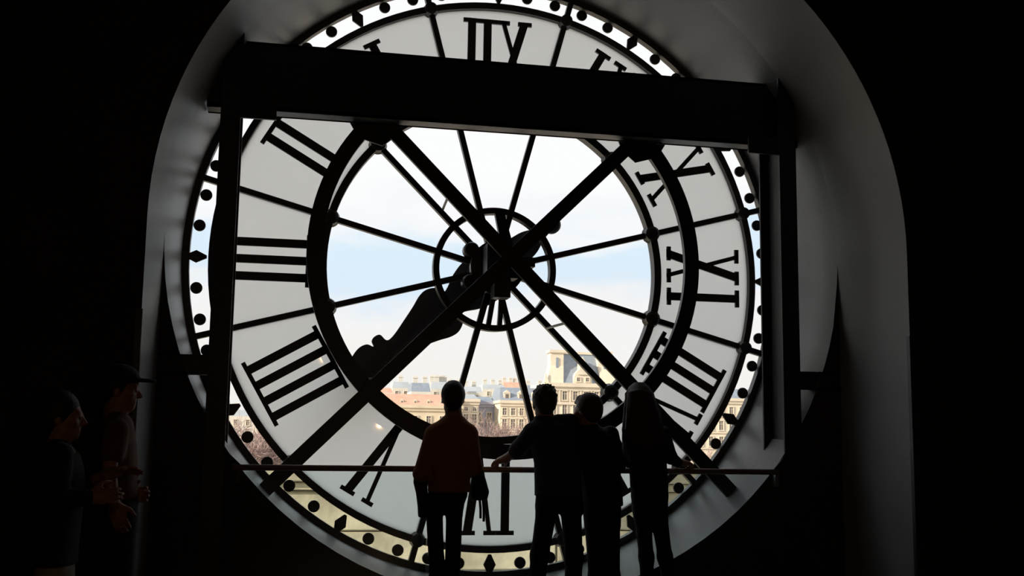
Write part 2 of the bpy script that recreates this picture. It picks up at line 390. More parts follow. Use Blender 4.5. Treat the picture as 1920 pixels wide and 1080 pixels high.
# hub works
hub = MB(); hub.lathe_y(pt(0, 0, -0.30), [(0.07, 0), (0.09, 0.01), (0.09, 0.15), (0.205, 0.16), (0.205, 0.23), (0.17, 0.25), (0.15, 0.38), (0.05, 0.40), (0.05, 0.66)], 32); hub.build('hub', M_STEEL, clock)
b = MB(); b.box(-0.13, 0.10, -0.42, -0.24, HZ - 0.12, HZ + 0.13); b.box(0.10, 0.24, -0.36, -0.26, HZ - 0.02, HZ + 0.05); b.box(-0.07, 0.05, -0.40, -0.25, HZ - 0.26, HZ - 0.12); b.build('gearbox', M_STEEL, clock)
b = MB()
b.hull([(0.03, -0.10, HZ + 0.20), (0.12, -0.10, HZ + 0.20), (0.12, -0.05, HZ + 0.20), (0.03, -0.05, HZ + 0.20)], [(-0.02, -0.07, HZ + 0.455), (0.055, -0.07, HZ + 0.455), (0.055, -0.03, HZ + 0.455), (-0.02, -0.03, HZ + 0.455)]); b.build('hub_strut', M_STEEL, clock)
for s in (-1, 1):
    b = MB(); b.bar((0.02 + s * 0.03, -0.07, HZ - 0.18), (0.02 + s * 0.02 * 2.2 - 0.03, -0.06, HZ - 0.46), 0.035, 0.04); b.build('hub_strut', M_STEEL, clock)
for s in (-1, 1):
    b = MB(); b.lathe_y(pt(0.235, -57 if s < 0 else -120, -0.14), [(0.05, 0), (0.06, 0.02), (0.06, 0.1)], 16); b.build('gear', M_STEEL, clock)

# ------------------------------------------------------------------ the steel frame in front of the clock
fr = empty('steel_frame', (0, -0.8, HZ)); tag(fr, 'black steel frame of two posts, a deep beam, crossed braces and a ring', 'frame')
YF0 = -0.70
b = MB(); b.ring(1.318, 1.425, -0.60, -0.555, 128); b.build('brace_ring', M_STEEL, fr)
for s in (-1, 1):
    a = pt(1.43, 45 * s, -0.66); c = pt(2.36, 180 + 45 * s, -0.66)
    a.z = min(a.z, HZ + 0.96); a.x = 0.97 * s
    b = MB(); b.bar((a.x, -0.655 - 0.004 * s, a.z), (c.x, -0.655 - 0.004 * s, c.z), 0.10, 0.032)
    b.build('cross_brace', M_STEEL, fr)
b = MB(); b.prism([(0.066 * math.cos(t), HZ + 0.066 * math.sin(t)) for t in [math.radians(90 * i) for i in range(4)]], -0.700, -0.672); b.build('centre_plate', M_STEEL, fr)
for s in (-1, 1):     # H-section posts
    x0, x1 = 1.888, 2.016
    b = MB(); z0, z1 = 0.0, HZ + 1.42
    for y0, y1 in ((-1.004, -0.985), (-0.665, -0.645)): b.box(min(s * x0, s * x1), max(s * x0, s * x1), y0, y1, z0, z1)
    b.box(s * 1.952 - 0.006, s * 1.952 + 0.006, -0.985, -0.665, z0, z1)
    o = b.build('post', M_STEEL, fr)
    b = MB(); xa, xb = s * 2.0, s * 2.32
    b.box(min(xa, xb), max(xa, xb), -0.97, -0.955, HZ - 0.905, HZ - 0.780); b.box(min(xa, xb), max(xa, xb), -1.0, -0.90, HZ - 0.905, HZ - 0.893); b.box(min(xa, xb), max(xa, xb), -1.0, -0.90, HZ - 0.792, HZ - 0.780)
    b.build('wall_bracket', M_STEEL, o)
    b = MB(); xa, xb = s * 1.66, s * 1.90
    b.box(min(xa, xb), max(xa, xb), -0.99, -0.97, HZ + 0.780, HZ + 0.90); b.build('gusset', M_STEEL, o)
b = MB(); zb, zt = HZ + 0.893, HZ + 1.362
b.box(-2.12, 2.12, -0.82, -0.80, zb, zt); b.box(-2.12, 2.12, -0.68, -0.645, zb, zb + 0.02); b.box(-2.12, 2.12, -0.82, -0.645, zb, zb + 0.02); b.box(-2.02, 2.02, -0.82, -0.645, zt - 0.02, zt); b.box(-2.08, 2.08, -0.69, -0.67, zb + 0.02, zt - 0.02)
b.build('cross_beam', M_STEEL, fr)
for s in (-1, 1):
    b = MB(); b.prism([(s * 0.80, HZ + 0.90), (s * 1.16, HZ + 0.90), (s * 1.10, HZ + 0.80), (s * 0.93, HZ + 0.75), (s * 0.83, HZ + 0.83)][::s], -0.62, -0.61); b.build('gusset', M_STEEL, fr)
for a in (-45, 45, 135, -135):
    b = MB(); b.tube([pt(0.60, a + 1.6, -0.02), pt(0.63, a, -0.64)], 0.010, 8); b.build('tie_rod', M_STEEL, fr)

# ------------------------------------------------------------------ glass balustrade
ba = empty('glass_balustrade', (0, -1.04, 0)); tag(ba, 'glass balustrade with a slim bronze handrail in front of the clock', 'balustrade')
ZR = HZ - 1.480
b = MB(); b.tube([(-1.835, -1.045, ZR), (1.815, -1.045, ZR)], 0.019, 14); b.build('handrail', M_BRONZE, ba, True)
for i in range(3):
    x0 = -1.80 + i * 1.2; b = MB(); b.box(x0 + 0.006, x0 + 1.194, -1.051, -1.039, 0.04, ZR - 0.012); b.build('glass_panel', M_RAILGLASS, ba)
b = MB(); b.box(-1.82, 1.82, -1.075, -1.015, 0.0, 0.07); b.build('floor_channel', M_STEEL, ba)
for s in (-1, 1):
    b = MB(); b.box(s * 1.80 - 0.012, s * 1.80 + 0.012, -1.06, -1.003, ZR - 0.10, ZR - 0.02); b.build('wall_clamp', M_CHROME if s > 0 else M_STEEL, ba)
    b = MB(); b.bar((s * 1.79, -1.04, ZR + 0.01), (s * 1.90, -1.0, ZR + 0.11), 0.02, 0.012); b.build('stay', M_STEEL, ba)

# ------------------------------------------------------------------ bodies: distance fields meshed with surface nets
class Field:
    def __init__(s, h=0.008): s.h = h; s.pr = []
    def cone(s, a, b, ra, rb, k=0.02):
        a = np.array(a, float); b = np.array(b, float); ab = b - a; L2 = float(ab @ ab) + 1e-12
        def fn(X, Y, Z):
            px, py, pz = X - a[0], Y - a[1], Z - a[2]
            t = np.clip((px * ab[0] + py * ab[1] + pz * ab[2]) / L2, 0, 1)
            return np.sqrt((px - t * ab[0]) ** 2 + (py - t * ab[1]) ** 2 + (pz - t * ab[2]) ** 2) - (ra + t * (rb - ra))
        r = max(ra, rb); s.pr.append((fn, np.minimum(a, b) - r, np.maximum(a, b) + r, k)); return s
    def chain(s, pts, rad, k=0.02):
        for i in range(len(pts) - 1): s.cone(pts[i], pts[i + 1], rad[i], rad[i + 1], k)
        return s
    def ell(s, c, rx, ry, rz, fwd=(0, 1, 0), up=(0, 0, 1), k=0.02):
        """ellipsoid: rx to the side, ry along fwd, rz along up"""
        c = np.array(c, float); f = np.array(fwd, float); f /= np.linalg.norm(f); u = np.array(up, float); u = u - f * (u @ f); u /= np.linalg.norm(u); sd = np.cross(f, u)
        def fn(X, Y, Z):
            px, py, pz = X - c[0], Y - c[1], Z - c[2]
            p = [(px * e[0] + py * e[1] + pz * e[2]) for e in (sd, f, u)]
            k0 = np.sqrt(sum((q_ / r) ** 2 for q_, r in zip(p, (rx, ry, rz)))); k1 = np.sqrt(sum((q_ / r ** 2) ** 2 for q_, r in zip(p, (rx, ry, rz)))) + 1e-9
            return k0 * (k0 - 1) / k1
        R = max(rx, ry, rz); s.pr.append((fn, c - R, c + R, k)); return s
    def loft(s, st, fwd=(0, 1, 0), k=0.02, power=2.0):
        """st: (centre, half width, half depth) stations with falling or rising z"""
        st = sorted(st, key=lambda q_: q_[0][2]); zz = np.array([q_[0][2] for q_ in st]); cx = np.array([q_[0][0] for q_ in st]); cy = np.array([q_[0][1] for q_ in st]); aa = np.array([q_[1] for q_ in st]); bb = np.array([q_[2] for q_ in st])
        f = np.array([fwd[0], fwd[1]], float); f /= np.linalg.norm(f); sd = np.array([f[1], -f[0]])
        def fn(X, Y, Z):
            z = Z
            a = np.interp(z, zz, aa); b_ = np.interp(z, zz, bb); x0 = np.interp(z, zz, cx); y0 = np.interp(z, zz, cy)
            u = (X - x0) * sd[0] + (Y - y0) * sd[1]; v = (X - x0) * f[0] + (Y - y0) * f[1]
            d = ((np.abs(u / a) ** power + np.abs(v / b_) ** power) ** (1 / power) - 1) * np.minimum(a, b_)
            return np.maximum(d, np.maximum(z - zz[-1], zz[0] - z))
        R = float(max(aa.max(), bb.max()))
        s.pr.append((fn, np.array([cx.min() - R, cy.min() - R, zz[0]]), np.array([cx.max() + R, cy.max() + R, zz[-1]]), k)); return s
    def mesh(s):
        h = s.h; lo = np.min([p[1] for p in s.pr], 0) - 4 * h; hi = np.max([p[2] for p in s.pr], 0) + 4 * h
        n = np.ceil((hi - lo) / h).astype(int) + 1
        D = np.full(n, 0.5, np.float32)
        ax = [lo[i] + h * np.arange(n[i]) for i in range(3)]
        for fn, a, b_, k in s.pr:
            m_ = k + 3 * h
            i0 = np.maximum(((a - m_ - lo) / h).astype(int), 0); i1 = np.minimum(((b_ + m_ - lo) / h).astype(int) + 2, n)
            sl_ = tuple(slice(i0[i], i1[i]) for i in range(3))
            X = ax[0][sl_[0]][:, None, None]; Y = ax[1][sl_[1]][None, :, None]; Z = ax[2][sl_[2]][None, None, :]
            d = np.asarray(fn(X, Y, Z), np.float32); o = D[sl_]
            hh = np.maximum(k - np.abs(o - d), 0) / k
            D[sl_] = np.minimum(o, d) - hh * hh * k * 0.25
        S = D < 0
        C = [S[i:n[0] - 1 + i, j:n[1] - 1 + j, l:n[2] - 1 + l] for i in (0, 1) for j in (0, 1) for l in (0, 1)]
        an = C[0].copy(); al = C[0].copy()
        for c in C[1:]: an |= c; al &= c
        mask = an & ~al; cells = np.argwhere(mask); idx = np.full(mask.shape, -1, np.int64); idx[mask] = np.arange(len(cells))
        pos = np.zeros((len(cells), 3)); cnt = np.zeros(len(cells))
        cor = np.array([(i, j, l) for i in (0, 1) for j in (0, 1) for l in (0, 1)])
        vals = [D[tuple((cells + c).T)].astype(float) for c in cor]
        for a_ in range(8):
            for b_ in range(a_ + 1, 8):
                if np.abs(cor[a_] - cor[b_]).sum() != 1: continue
                x = (vals[a_] < 0) != (vals[b_] < 0)
                t = vals[a_][x] / (vals[a_][x] - vals[b_][x])
                pos[x] += cor[a_] + t[:, None] * (cor[b_] - cor[a_]); cnt[x] += 1
        V = lo + h * (cells + pos / cnt[:, None])
        F = []
        for ax_ in range(3):
            d = np.zeros(3, int); d[ax_] = 1; u = np.zeros(3, int); u[(ax_ + 1) % 3] = 1; v = np.zeros(3, int); v[(ax_ + 2) % 3] = 1
            A = S[:n[0] - d[0], :n[1] - d[1], :n[2] - d[2]]; B = S[d[0]:, d[1]:, d[2]:]
            e = np.argwhere(A != B); fl = A[tuple(e.T)]
            ok = np.all((e - u - v >= 0) & (e < np.array(mask.shape)), 1); e = e[ok]; fl = fl[ok]
            q_ = np.stack([idx[tuple((e - u - v).T)], idx[tuple((e - v).T)], idx[tuple(e.T)], idx[tuple((e - u).T)]], 1)
            q_[~fl] = q_[~fl][:, ::-1]; F.append(q_)
        F = np.concatenate(F); F = F[(F >= 0).all(1)]
        # one pass of Laplacian smoothing
        return V, F
    def build(s, name, ma, parent=None):
        V, F = s.mesh()
        me = bpy.data.meshes.new(name)
        me.vertices.add(len(V)); me.vertices.foreach_set('co', V.astype(np.float32).ravel())
        me.loops.add(F.size); me.loops.foreach_set('vertex_index', F.astype(np.int32).ravel())
        me.polygons.add(len(F)); me.polygons.foreach_set('loop_start', np.arange(0, F.size, 4, dtype=np.int32)); me.polygons.foreach_set('loop_total', np.full(len(F), 4, np.int32))
        me.polygons.foreach_set('use_smooth', np.ones(len(F), bool))
        me.update(calc_edges=True); me.validate(); me.materials.append(ma)
        return link(name, me, parent)
def A3(v): return np.array([float(c) for c in v])
def unit(v): v = A3(v); return v / np.linalg.norm(v)
SKIN = mat('skin', (0.42, 0.23, 0.16), 0.5, vary=0.06, scale=14)
SKIN2 = mat('skin_tan', (0.40, 0.19, 0.12), 0.5, vary=0.06, scale=14)
HAIRS = {k_: mat('hair_' + k_, c_, 0.55, vary=0.3, scale=40, bump=0.5, bscale=120) for k_, c_ in (('brown', (0.045, 0.028, 0.018)), ('black', (0.012, 0.010, 0.010)), ('auburn', (0.075, 0.032, 0.018)))}
M_EYE = mat('eye', (0.12, 0.09, 0.08), 0.15, vary=0.3, scale=60)
M_SHOE = mat('dark_leather_shoe', (0.02, 0.018, 0.016), 0.4, vary=0.2)
def cloth(name, col, vary=0.12): return mat(name, col, 0.85, vary=vary, scale=18, bump=0.35, bscale=60)

def hand_prims(F, wrist, d, palm_n, side, curl=0.5, s=1.0):
    """wrist point, pointing direction d, palm normal (towards what is held), side = direction of the thumb"""
    d = unit(d); nrm = A3(palm_n); nrm = unit(nrm - d * (nrm @ d)); th = A3(side); th = unit(th - d * (th @ d) - nrm * (th @ nrm)); w0 = A3(wrist)
    pc = w0 + d * 0.048 * s
    F.ell(pc, 0.041 * s, 0.052 * s, 0.017 * s, d, nrm, 0.012)
    F.cone(w0, pc, 0.026 * s, 0.022 * s, 0.02)
    for i, (o, L) in enumerate(((0.030, 0.074), (0.010, 0.083), (-0.010, 0.077), (-0.029, 0.060))):
        p = w0 + d * (0.088 - abs(o) * 0.25) * s + th * o * s; a = 0.12; dr = d + th * o * 1.5
        segs = (0.45, 0.30, 0.25); r = 0.0092 * s
        F.cone(p - d * 0.02, p, r * 1.05, r, 0.006)
        for q_, fr_ in enumerate(segs):
            a += curl * (0.55, 0.85, 0.6)[q_]
            dd = unit(unit(dr) * math.cos(a) + nrm * math.sin(a)); p2 = p + dd * L * fr_ * s
            F.cone(p, p2, r, r * 0.92, 0.004); p = p2; r *= 0.94
    p = w0 + d * 0.022 * s + th * 0.028 * s; d1 = unit(d * 0.62 + th * 0.72 + nrm * 0.25); p2 = p + d1 * 0.042 * s; d2 = unit(d * 0.9 + th * 0.25 + nrm * (0.3 + curl * 0.4)); p3 = p2 + d2 * 0.030 * s; p4 = p3 + unit(d2 + nrm * 0.3) * 0.022 * s
    F.cone(p, p2, 0.016 * s, 0.012 * s, 0.012); F.cone(p2, p3, 0.0115 * s, 0.0105 * s, 0.004); F.cone(p3, p4, 0.0105 * s, 0.009 * s, 0.004)

def head_prims(F, c, f, s=1.0, neck=None):
    """c: centre of the skull, f: direction the face looks"""
    f = unit(f); up = unit(np.array([0, 0, 1.0]) - f * f[2]); sd = np.cross(f, up); c = A3(c)
    P = lambda a, b_, e: c + s * (sd * a + f * b_ + up * e)
    F.ell(P(0, -0.012, 0.022), 0.076 * s, 0.096 * s, 0.088 * s, f, up, 0.02)          # cranium
    F.ell(P(0, 0.030, -0.035), 0.060 * s, 0.066 * s, 0.078 * s, f, up, 0.03)          # face
    F.ell(P(0, 0.060, -0.093), 0.026 * s, 0.024 * s, 0.018 * s, f, up, 0.03)          # chin
    F.cone(P(-0.042, 0.012, -0.078), P(0, 0.062, -0.094), 0.018 * s, 0.016 * s, 0.025); F.cone(P(0.042, 0.012, -0.078), P(0, 0.062, -0.094), 0.018 * s, 0.016 * s, 0.025)
    F.cone(P(-0.034, 0.080, 0.012), P(0.034, 0.080, 0.012), 0.010 * s, 0.010 * s, 0.02)  # brow
    F.cone(P(0, 0.092, 0.004), P(0, 0.114, -0.034), 0.008 * s, 0.012 * s, 0.012)       # nose
    F.ell(P(0, 0.104, -0.038), 0.017 * s, 0.012 * s, 0.008 * s, f, up, 0.008)
    F.cone(P(-0.020, 0.088, -0.062), P(0.020, 0.088, -0.062), 0.007 * s, 0.007 * s, 0.006); F.cone(P(-0.016, 0.086, -0.073), P(0.016, 0.086, -0.073), 0.008 * s, 0.008 * s, 0.006)  # lips
    for q_ in (-1, 1):
        F.ell(P(q_ * 0.050, 0.062, -0.028), 0.020 * s, 0.018 * s, 0.018 * s, f, up, 0.02)   # cheek
        F.ell(P(q_ * 0.078, -0.012, -0.020), 0.010 * s, 0.020 * s, 0.032 * s, f, up, 0.008)  # ear
    if neck is not None: F.cone(P(0, -0.022, -0.06), neck, 0.052 * s, 0.060 * s, 0.03)
    return P

def person(lab, J, body_mat, parts, yb, h=0.008):
    """J: joints; parts: list of (name, material, fn(Field)) for clothes and hair; returns the root"""
    r = empty('person', (A3(J['pelvis'])[0], A3(J['pelvis'])[1], 0.0)); tag(r, lab, 'person')
    F = Field(h)
    f = unit(J['face']); tf = unit(J.get('front', (0, 1, 0)))
    P = head_prims(F, J['head'], f, J.get('hs', 1.0), J['neck'])
    sw = J.get('sw', 1.0)
    tfl = (tf[0], tf[1])
    F.loft([(c_, a_ - 0.022, b_ - 0.022) for c_, a_, b_ in J['torso']], tfl, k=0.03); F.loft([(c_, a_ - 0.022, b_ - 0.022) for c_, a_, b_ in J['pelv']], tfl, k=0.03)
    F.cone(J['neck'], A3(J['neck']) - np.array([0, 0, 0.10]), 0.045, 0.045, 0.03)
    for sd_ in ('l', 'r'):
        S, E, Wr = A3(J['sh_' + sd_]), A3(J['el_' + sd_]), A3(J['wr_' + sd_])
        F.cone(S, E, 0.040 * sw, 0.036, 0.02); F.cone(E, Wr, 0.037, 0.025, 0.015)
        hd, pn, ts, cu = J['hand_' + sd_]
        hand_prims(F, Wr, hd, pn, ts, cu, J.get('hands', 1.0))
        Hp, K, An = A3(J['hip_' + sd_]), A3(J['kn_' + sd_]), A3(J['an_' + sd_])
        lh, lk, la = [q_ * 0.86 for q_ in J['leg']]; F.cone(Hp, K, lh, lk, 0.03); F.cone(K, (K + An) / 2, lk, (lk + la) / 2 * 0.96, 0.02); F.cone((K + An) / 2, An, (lk + la) / 2 * 0.96, min(la, 0.034), 0.02)
        F.cone(An + np.array([0, 0, -0.03]) - tf * 0.03, An + tf * 0.14 + np.array([0, 0, -0.045]), 0.035, 0.026, 0.02)
    body = F.build('body', body_mat, r)
    for q_ in (-1, 1):
        e = MB(); c = P(q_ * 0.031, 0.082, -0.008); seg = 10
        for i in range(1): e.tube([c - f * 0.011, c - f * 0.006, c + f * 0.003, c + f * 0.009, c + f * 0.011], [0.003, 0.0095, 0.011, 0.007, 0.002], seg)
        e.build('eye', M_EYE, body, True)
    for nm, ma, fn, lb in parts:
        F2 = Field(h); fn(F2); o = F2.build(nm, ma, r)
        if lb: o['label'] = lb
    for sd_ in ('l', 'r'):
        An = A3(J['an_' + sd_]); F3 = Field(0.009); F3.cone(An + np.array([0, 0, -0.035]) - tf * 0.05, An + tf * 0.10 + np.array([0, 0, -0.045]), 0.045, 0.040, 0.03); F3.cone(An + tf * 0.10 + np.array([0, 0, -0.045]), An + tf * 0.17 + np.array([0, 0, -0.050]), 0.040, 0.032, 0.03); F3.cone(An, An + np.array([0, 0, 0.03]), 0.046, 0.045, 0.03)
        F3.build('shoe', M_SHOE, r)
    return r
def row(xl, xr, y, Y, depth):
    a = at(xl, y, Y); b_ = at(xr, y, Y); c = (a + b_) / 2
    return ((c.x, Y, c.z), (b_.x - a.x) / 2, depth)
def pz(x, Y, z):
    """world point below the frame: pixel column x continued to height z"""
    p = at(x, 1040, Y); return (p.x, Y, z)
def legs(F, J, r_hip, r_knee, r_an, k=0.03):
    for sd_ in ('l', 'r'): F.chain([A3(J['hip_' + sd_]), A3(J['kn_' + sd_]), A3(J['an_' + sd_])], [r_hip, r_knee, r_an], k)
def sleeves(F, J, r0, r1, r2, upto=1.0):
    for sd_ in ('l', 'r'):
        S, E, Wr = A3(J['sh_' + sd_]), A3(J['el_' + sd_]), A3(J['wr_' + sd_])
        F.cone(S, E, r0, r1, 0.03)
        u_ = upto if not isinstance(upto, dict) else upto[sd_]
        if u_ > 0: F.cone(E, E + (Wr - E) * u_, r1, r1 + (r2 - r1) * u_, 0.02)
def hair_cap(F, c, f, s=1.0, extra=0.012, back=0.0, low=-0.05, front=0.045):
    f = unit(f); up = np.array([0, 0, 1.0]); sd = np.cross(f, up); c = A3(c)
    P = lambda a, b_, e: c + s * (sd * a + f * b_ + up * e)
    F.ell(P(0, -0.022, 0.034), (0.076 + extra) * s, (0.092 + extra) * s, (0.084 + extra) * s, f, up, 0.02)
    F.ell(P(0, -0.060, -0.015), (0.068 + extra * 0.6) * s, (0.052 + extra) * s, (0.070 - low * 0.3) * s, f, up, 0.03)
    for q_ in (-1, 1): F.ell(P(q_ * 0.062, -0.02, 0.01), 0.024 * s, 0.05 * s, 0.05 * s, f, up, 0.02)
    return P
DOWN = (0, 0, -1)
# ---- person 1: rust sweater, short hair, bag on the arm
Y1 = -1.30
J = dict(hs=0.83, leg=(0.052, 0.044, 0.036), head=at(849, 745, Y1), face=(0.05, 1, -0.08), neck=at(851, 781, Y1), chest=at(846, 832, Y1), pelvis=at(836, 940, Y1), sw=0.95,
         sh_l=at(813, 814, Y1), sh_r=at(880, 814, Y1), el_l=at(790, 888, Y1 - 0.02), el_r=at(889, 876, Y1 - 0.02),
         wr_l=at(802, 900, -1.12), wr_r=at(868, 890, -1.12),
         hand_l=((0.2, 0.9, 0.1), DOWN, (1, 0, 0), 0.7), hand_r=((-0.2, 0.9, 0.1), DOWN, (-1, 0, 0), 0.7),
         hip_l=at(814, 955, Y1), hip_r=at(852, 955, Y1), kn_l=pz(820, Y1 + 0.02, 0.45), kn_r=pz(850, Y1 + 0.02, 0.45), an_l=pz(822, Y1 - 0.02, 0.085), an_r=pz(850, Y1 - 0.02, 0.085))
J['torso'] = [row(837, 864, 776, Y1, 0.050), row(826, 874, 786, Y1, 0.065), row(812, 884, 796, Y1, 0.085), row(804, 889, 808, Y1, 0.10), row(801, 889, 840, Y1, 0.115), row(803, 884, 875, Y1, 0.115), row(803, 881, 905, Y1, 0.125), row(802, 883, 922, Y1, 0.13)]
def top1(F, J=J):
    F.loft(J['torso'], k=0.03)
    sleeves(F, J, 0.056, 0.050, 0.038, 0.92)
J['pelv'] = [row(806, 878, 905, Y1, 0.11), row(803, 876, 930, Y1, 0.12), row(799, 868, 950, Y1, 0.11), row(803, 862, 962, Y1, 0.08)]
def tr1(F, J=J):
    F.loft(J['pelv'], k=0.03)
    legs(F, J, *J['leg'])
def hair1(F, J=J):
    P = hair_cap(F, J['head'], J['face'], J.get('hs', 1.0), 0.010)
    F.ell(P(0, -0.055, -0.055), 0.044, 0.038, 0.045, k=0.03)
person('person with short cropped hair in a rust-brown sweater, a handbag hanging from one arm', J, SKIN,
       [('sweater', cloth('rust_wool', (0.40, 0.15, 0.065)), top1, 'rust-brown sweater'), ('trousers', cloth('black_trouser_cloth', (0.018, 0.018, 0.024)), tr1, 'black slim trousers'), ('hair', HAIRS['brown'], hair1, 'short brown hair'),
        ('draped_coat', cloth('dark_brown_coat', (0.05, 0.030, 0.020)), lambda F: F.loft([row(777, 800, 884, -1.27, 0.05), row(775, 801, 905, -1.27, 0.06), row(780, 802, 925, -1.27, 0.055), row(783, 802, 950, -1.27, 0.05), row(784, 800, 970, -1.27, 0.04)], k=0.02), 'coat draped over the forearm')], Y1)
hb = empty('handbag', at(898, 936, -1.27)); tag(hb, 'black handbag hanging from the arm of the person in the rust sweater', 'bag')
F = Field(0.007); F.loft([row(886, 906, 884, -1.24, 0.05), row(884, 911, 900, -1.24, 0.06), row(881, 917, 922, -1.24, 0.07), row(882, 914, 934, -1.24, 0.065), row(890, 906, 938, -1.24, 0.04)], k=0.02); F.build('bag_body', cloth('black_leather', (0.018, 0.016, 0.016)), hb)
b = MB(); b.tube([at(885, 888, -1.20), at(886, 872, -1.22), at(893, 866, -1.32), at(902, 872, -1.30), at(904, 888, -1.27)], 0.009, 8); b.build('bag_handle', MATS['black_leather'], hb, True)
for x in (899, 905):
    b = MB(); b.tube([at(x, 932, -1.30), at(x + 2, 955, -1.30), at(x + 2, 978 - (905 - x), -1.30)], 0.008, 6); b.build('strap_end', MATS['black_leather'], hb)
# ---- person 2: dark shirt, leaning on the rail
Y2 = -1.36
J2 = dict(hs=0.88, leg=(0.066, 0.056, 0.046), head=at(1020, 755, -1.28), face=(0.0, 1, -0.12), neck=at(1024, 791, -1.30), chest=at(1042, 850, Y2), pelvis=at(1047, 938, -1.42), sw=1.02,
          sh_l=at(997, 812, -1.32), sh_r=at(1068, 799, -1.30), el_l=at(972, 842, -1.20), el_r=at(1086, 842, -1.14),
          wr_l=at(949, 860, -1.09), wr_r=at(1078, 872, -1.12),
          hand_l=((-0.55, 0.75, -0.22), (0.1, 0.1, -1), (0.6, 0.7, 0), 0.75), hand_r=((-0.6, 0.7, -0.1), DOWN, (-1, 0, 0), 0.7),
          hip_l=at(1026, 950, -1.42), hip_r=at(1070, 950, -1.42), kn_l=at(1012, 1040, -1.38), kn_r=at(1076, 1045, -1.38), an_l=pz(996, -1.46, 0.085), an_r=pz(1073, -1.46, 0.085))
J2['torso'] = [row(1006, 1043, 782, -1.30, 0.055), row(998, 1056, 790, -1.30, 0.07), row(990, 1072, 799, -1.31, 0.09), row(989, 1080, 812, -1.32, 0.11), row(996, 1086, 835, -1.34, 0.125), row(1002, 1088, 870, Y2, 0.125), row(1003, 1090, 905, -1.40, 0.13), row(1003, 1091, 930, -1.42, 0.13)]
def top2(F, J=J2):
    F.loft(J['torso'], k=0.03)
    F.cone(at(1046, 790, -1.30), at(1070, 790, -1.30), 0.045, 0.05, 0.03)
    F.ell(at(1020, 784, -1.30), 0.062, 0.06, 0.022, k=0.02)
    sleeves(F, J, 0.060, 0.052, 0.044, {'l': 0.18, 'r': 0.9})
J2['pelv'] = [row(1006, 1090, 915, -1.41, 0.11), row(1005, 1092, 935, -1.42, 0.12), row(1006, 1093, 952, -1.42, 0.12), row(1010, 1092, 962, -1.42, 0.11)]
def tr2(F, J=J2):
    F.loft(J['pelv'], k=0.03)
    legs(F, J, *J['leg'])
def hair2(F, J=J2):
    P = hair_cap(F, J['head'], J['face'], J.get('hs', 1.0), 0.009)
    rnd = random.Random(5)
    for i in range(60):
        a = i * 2.4; t = math.acos(1 - 1.05 * (i + 0.5) / 60); n_ = np.array([math.sin(t) * math.cos(a), math.sin(t) * math.sin(a), math.cos(t)])
        p0 = n_ * np.array([0.074, 0.090, 0.082]); p1 = n_ * np.array([0.087, 0.103, 0.094 + 0.008 * rnd.random()]) + np.array([rnd.uniform(-1, 1), rnd.uniform(-1, 1), 0]) * 0.012
        F.cone(P(p0[0], p0[1] - 0.022, p0[2] + 0.034), P(p1[0], p1[1] - 0.022, p1[2] + 0.034), 0.014, 0.008, 0.012)
person('man in a dark blue shirt with rolled sleeves leaning with one hand on the handrail', J2, SKIN,
       [('shirt', cloth('dark_navy_shirt', (0.055, 0.055, 0.075)), top2, 'dark blue shirt with rolled sleeves'), ('trousers', cloth('black_trouser_cloth', (0.018, 0.018, 0.024)), tr2, 'black trousers'), ('hair', HAIRS['auburn'], hair2, 'short tousled hair')], Y2)
# ---- person 3: black jacket, head turned
Y3 = -1.33
J3 = dict(hs=0.88, leg=(0.068, 0.058, 0.052), head=at(1101, 769, Y3), face=(-0.55, 0.83, -0.05), neck=at(1104, 800, Y3), chest=at(1122, 850, Y3), pelvis=at(1128, 945, Y3), sw=0.97,
          sh_l=at(1092, 815, Y3), sh_r=at(1144, 815, Y3), el_l=at(1095, 868, -1.20), el_r=at(1158, 872, -1.30),
          wr_l=at(1100, 876, -1.10), wr_r=at(1146, 880, -1.10),
          hand_l=((0.2, 0.9, 0.0), DOWN, (1, 0, 0), 0.7), hand_r=((-0.3, 0.9, 0.0), DOWN, (-1, 0, 0), 0.7),
          hip_l=at(1114, 955, Y3), hip_r=at(1143, 955, Y3), kn_l=pz(1121, Y3 + 0.02, 0.46), kn_r=pz(1145, Y3 + 0.02, 0.46), an_l=pz(1122, Y3 - 0.02, 0.085), an_r=pz(1146, Y3 - 0.02, 0.085))
J3['torso'] = [row(1090, 1119, 794, Y3, 0.055), row(1085, 1128, 801, Y3, 0.07), row(1082, 1142, 808, Y3, 0.09), row(1082, 1152, 820, Y3, 0.11), row(1084, 1158, 845, Y3, 0.125), row(1087, 1162, 880, Y3, 0.125), row(1090, 1165, 915, Y3, 0.13), row(1092, 1167, 948, Y3, 0.135)]
def top3(F, J=J3):
    F.loft(J['torso'], k=0.03)
    sleeves(F, J, 0.058, 0.050, 0.042, 0.9)
J3['pelv'] = [row(1096, 1162, 930, Y3, 0.11), row(1097, 1161, 960, Y3, 0.115), row(1100, 1160, 985, Y3, 0.11)]
def tr3(F, J=J3):
    F.loft(J['pelv'], k=0.03)
    legs(F, J, *J['leg'])
def hair3(F, J=J3):
    P = hair_cap(F, J['head'], J['face'], J.get('hs', 1.0), 0.010)
    F.cone(P(-0.01, 0.055, 0.075), P(0.0, 0.108, 0.062), 0.034, 0.014, 0.02)
person('person in a black hip-length jacket with swept-up fringe, head turned towards the leaning man', J3, SKIN,
       [('jacket', cloth('black_jacket_cloth', (0.016, 0.017, 0.019)), top3, 'black hip-length jacket'), ('trousers', cloth('black_trouser_cloth', (0.018, 0.018, 0.024)), tr3, 'black trousers'), ('hair', HAIRS['auburn'], hair3, 'short hair swept up in front')], Y3)
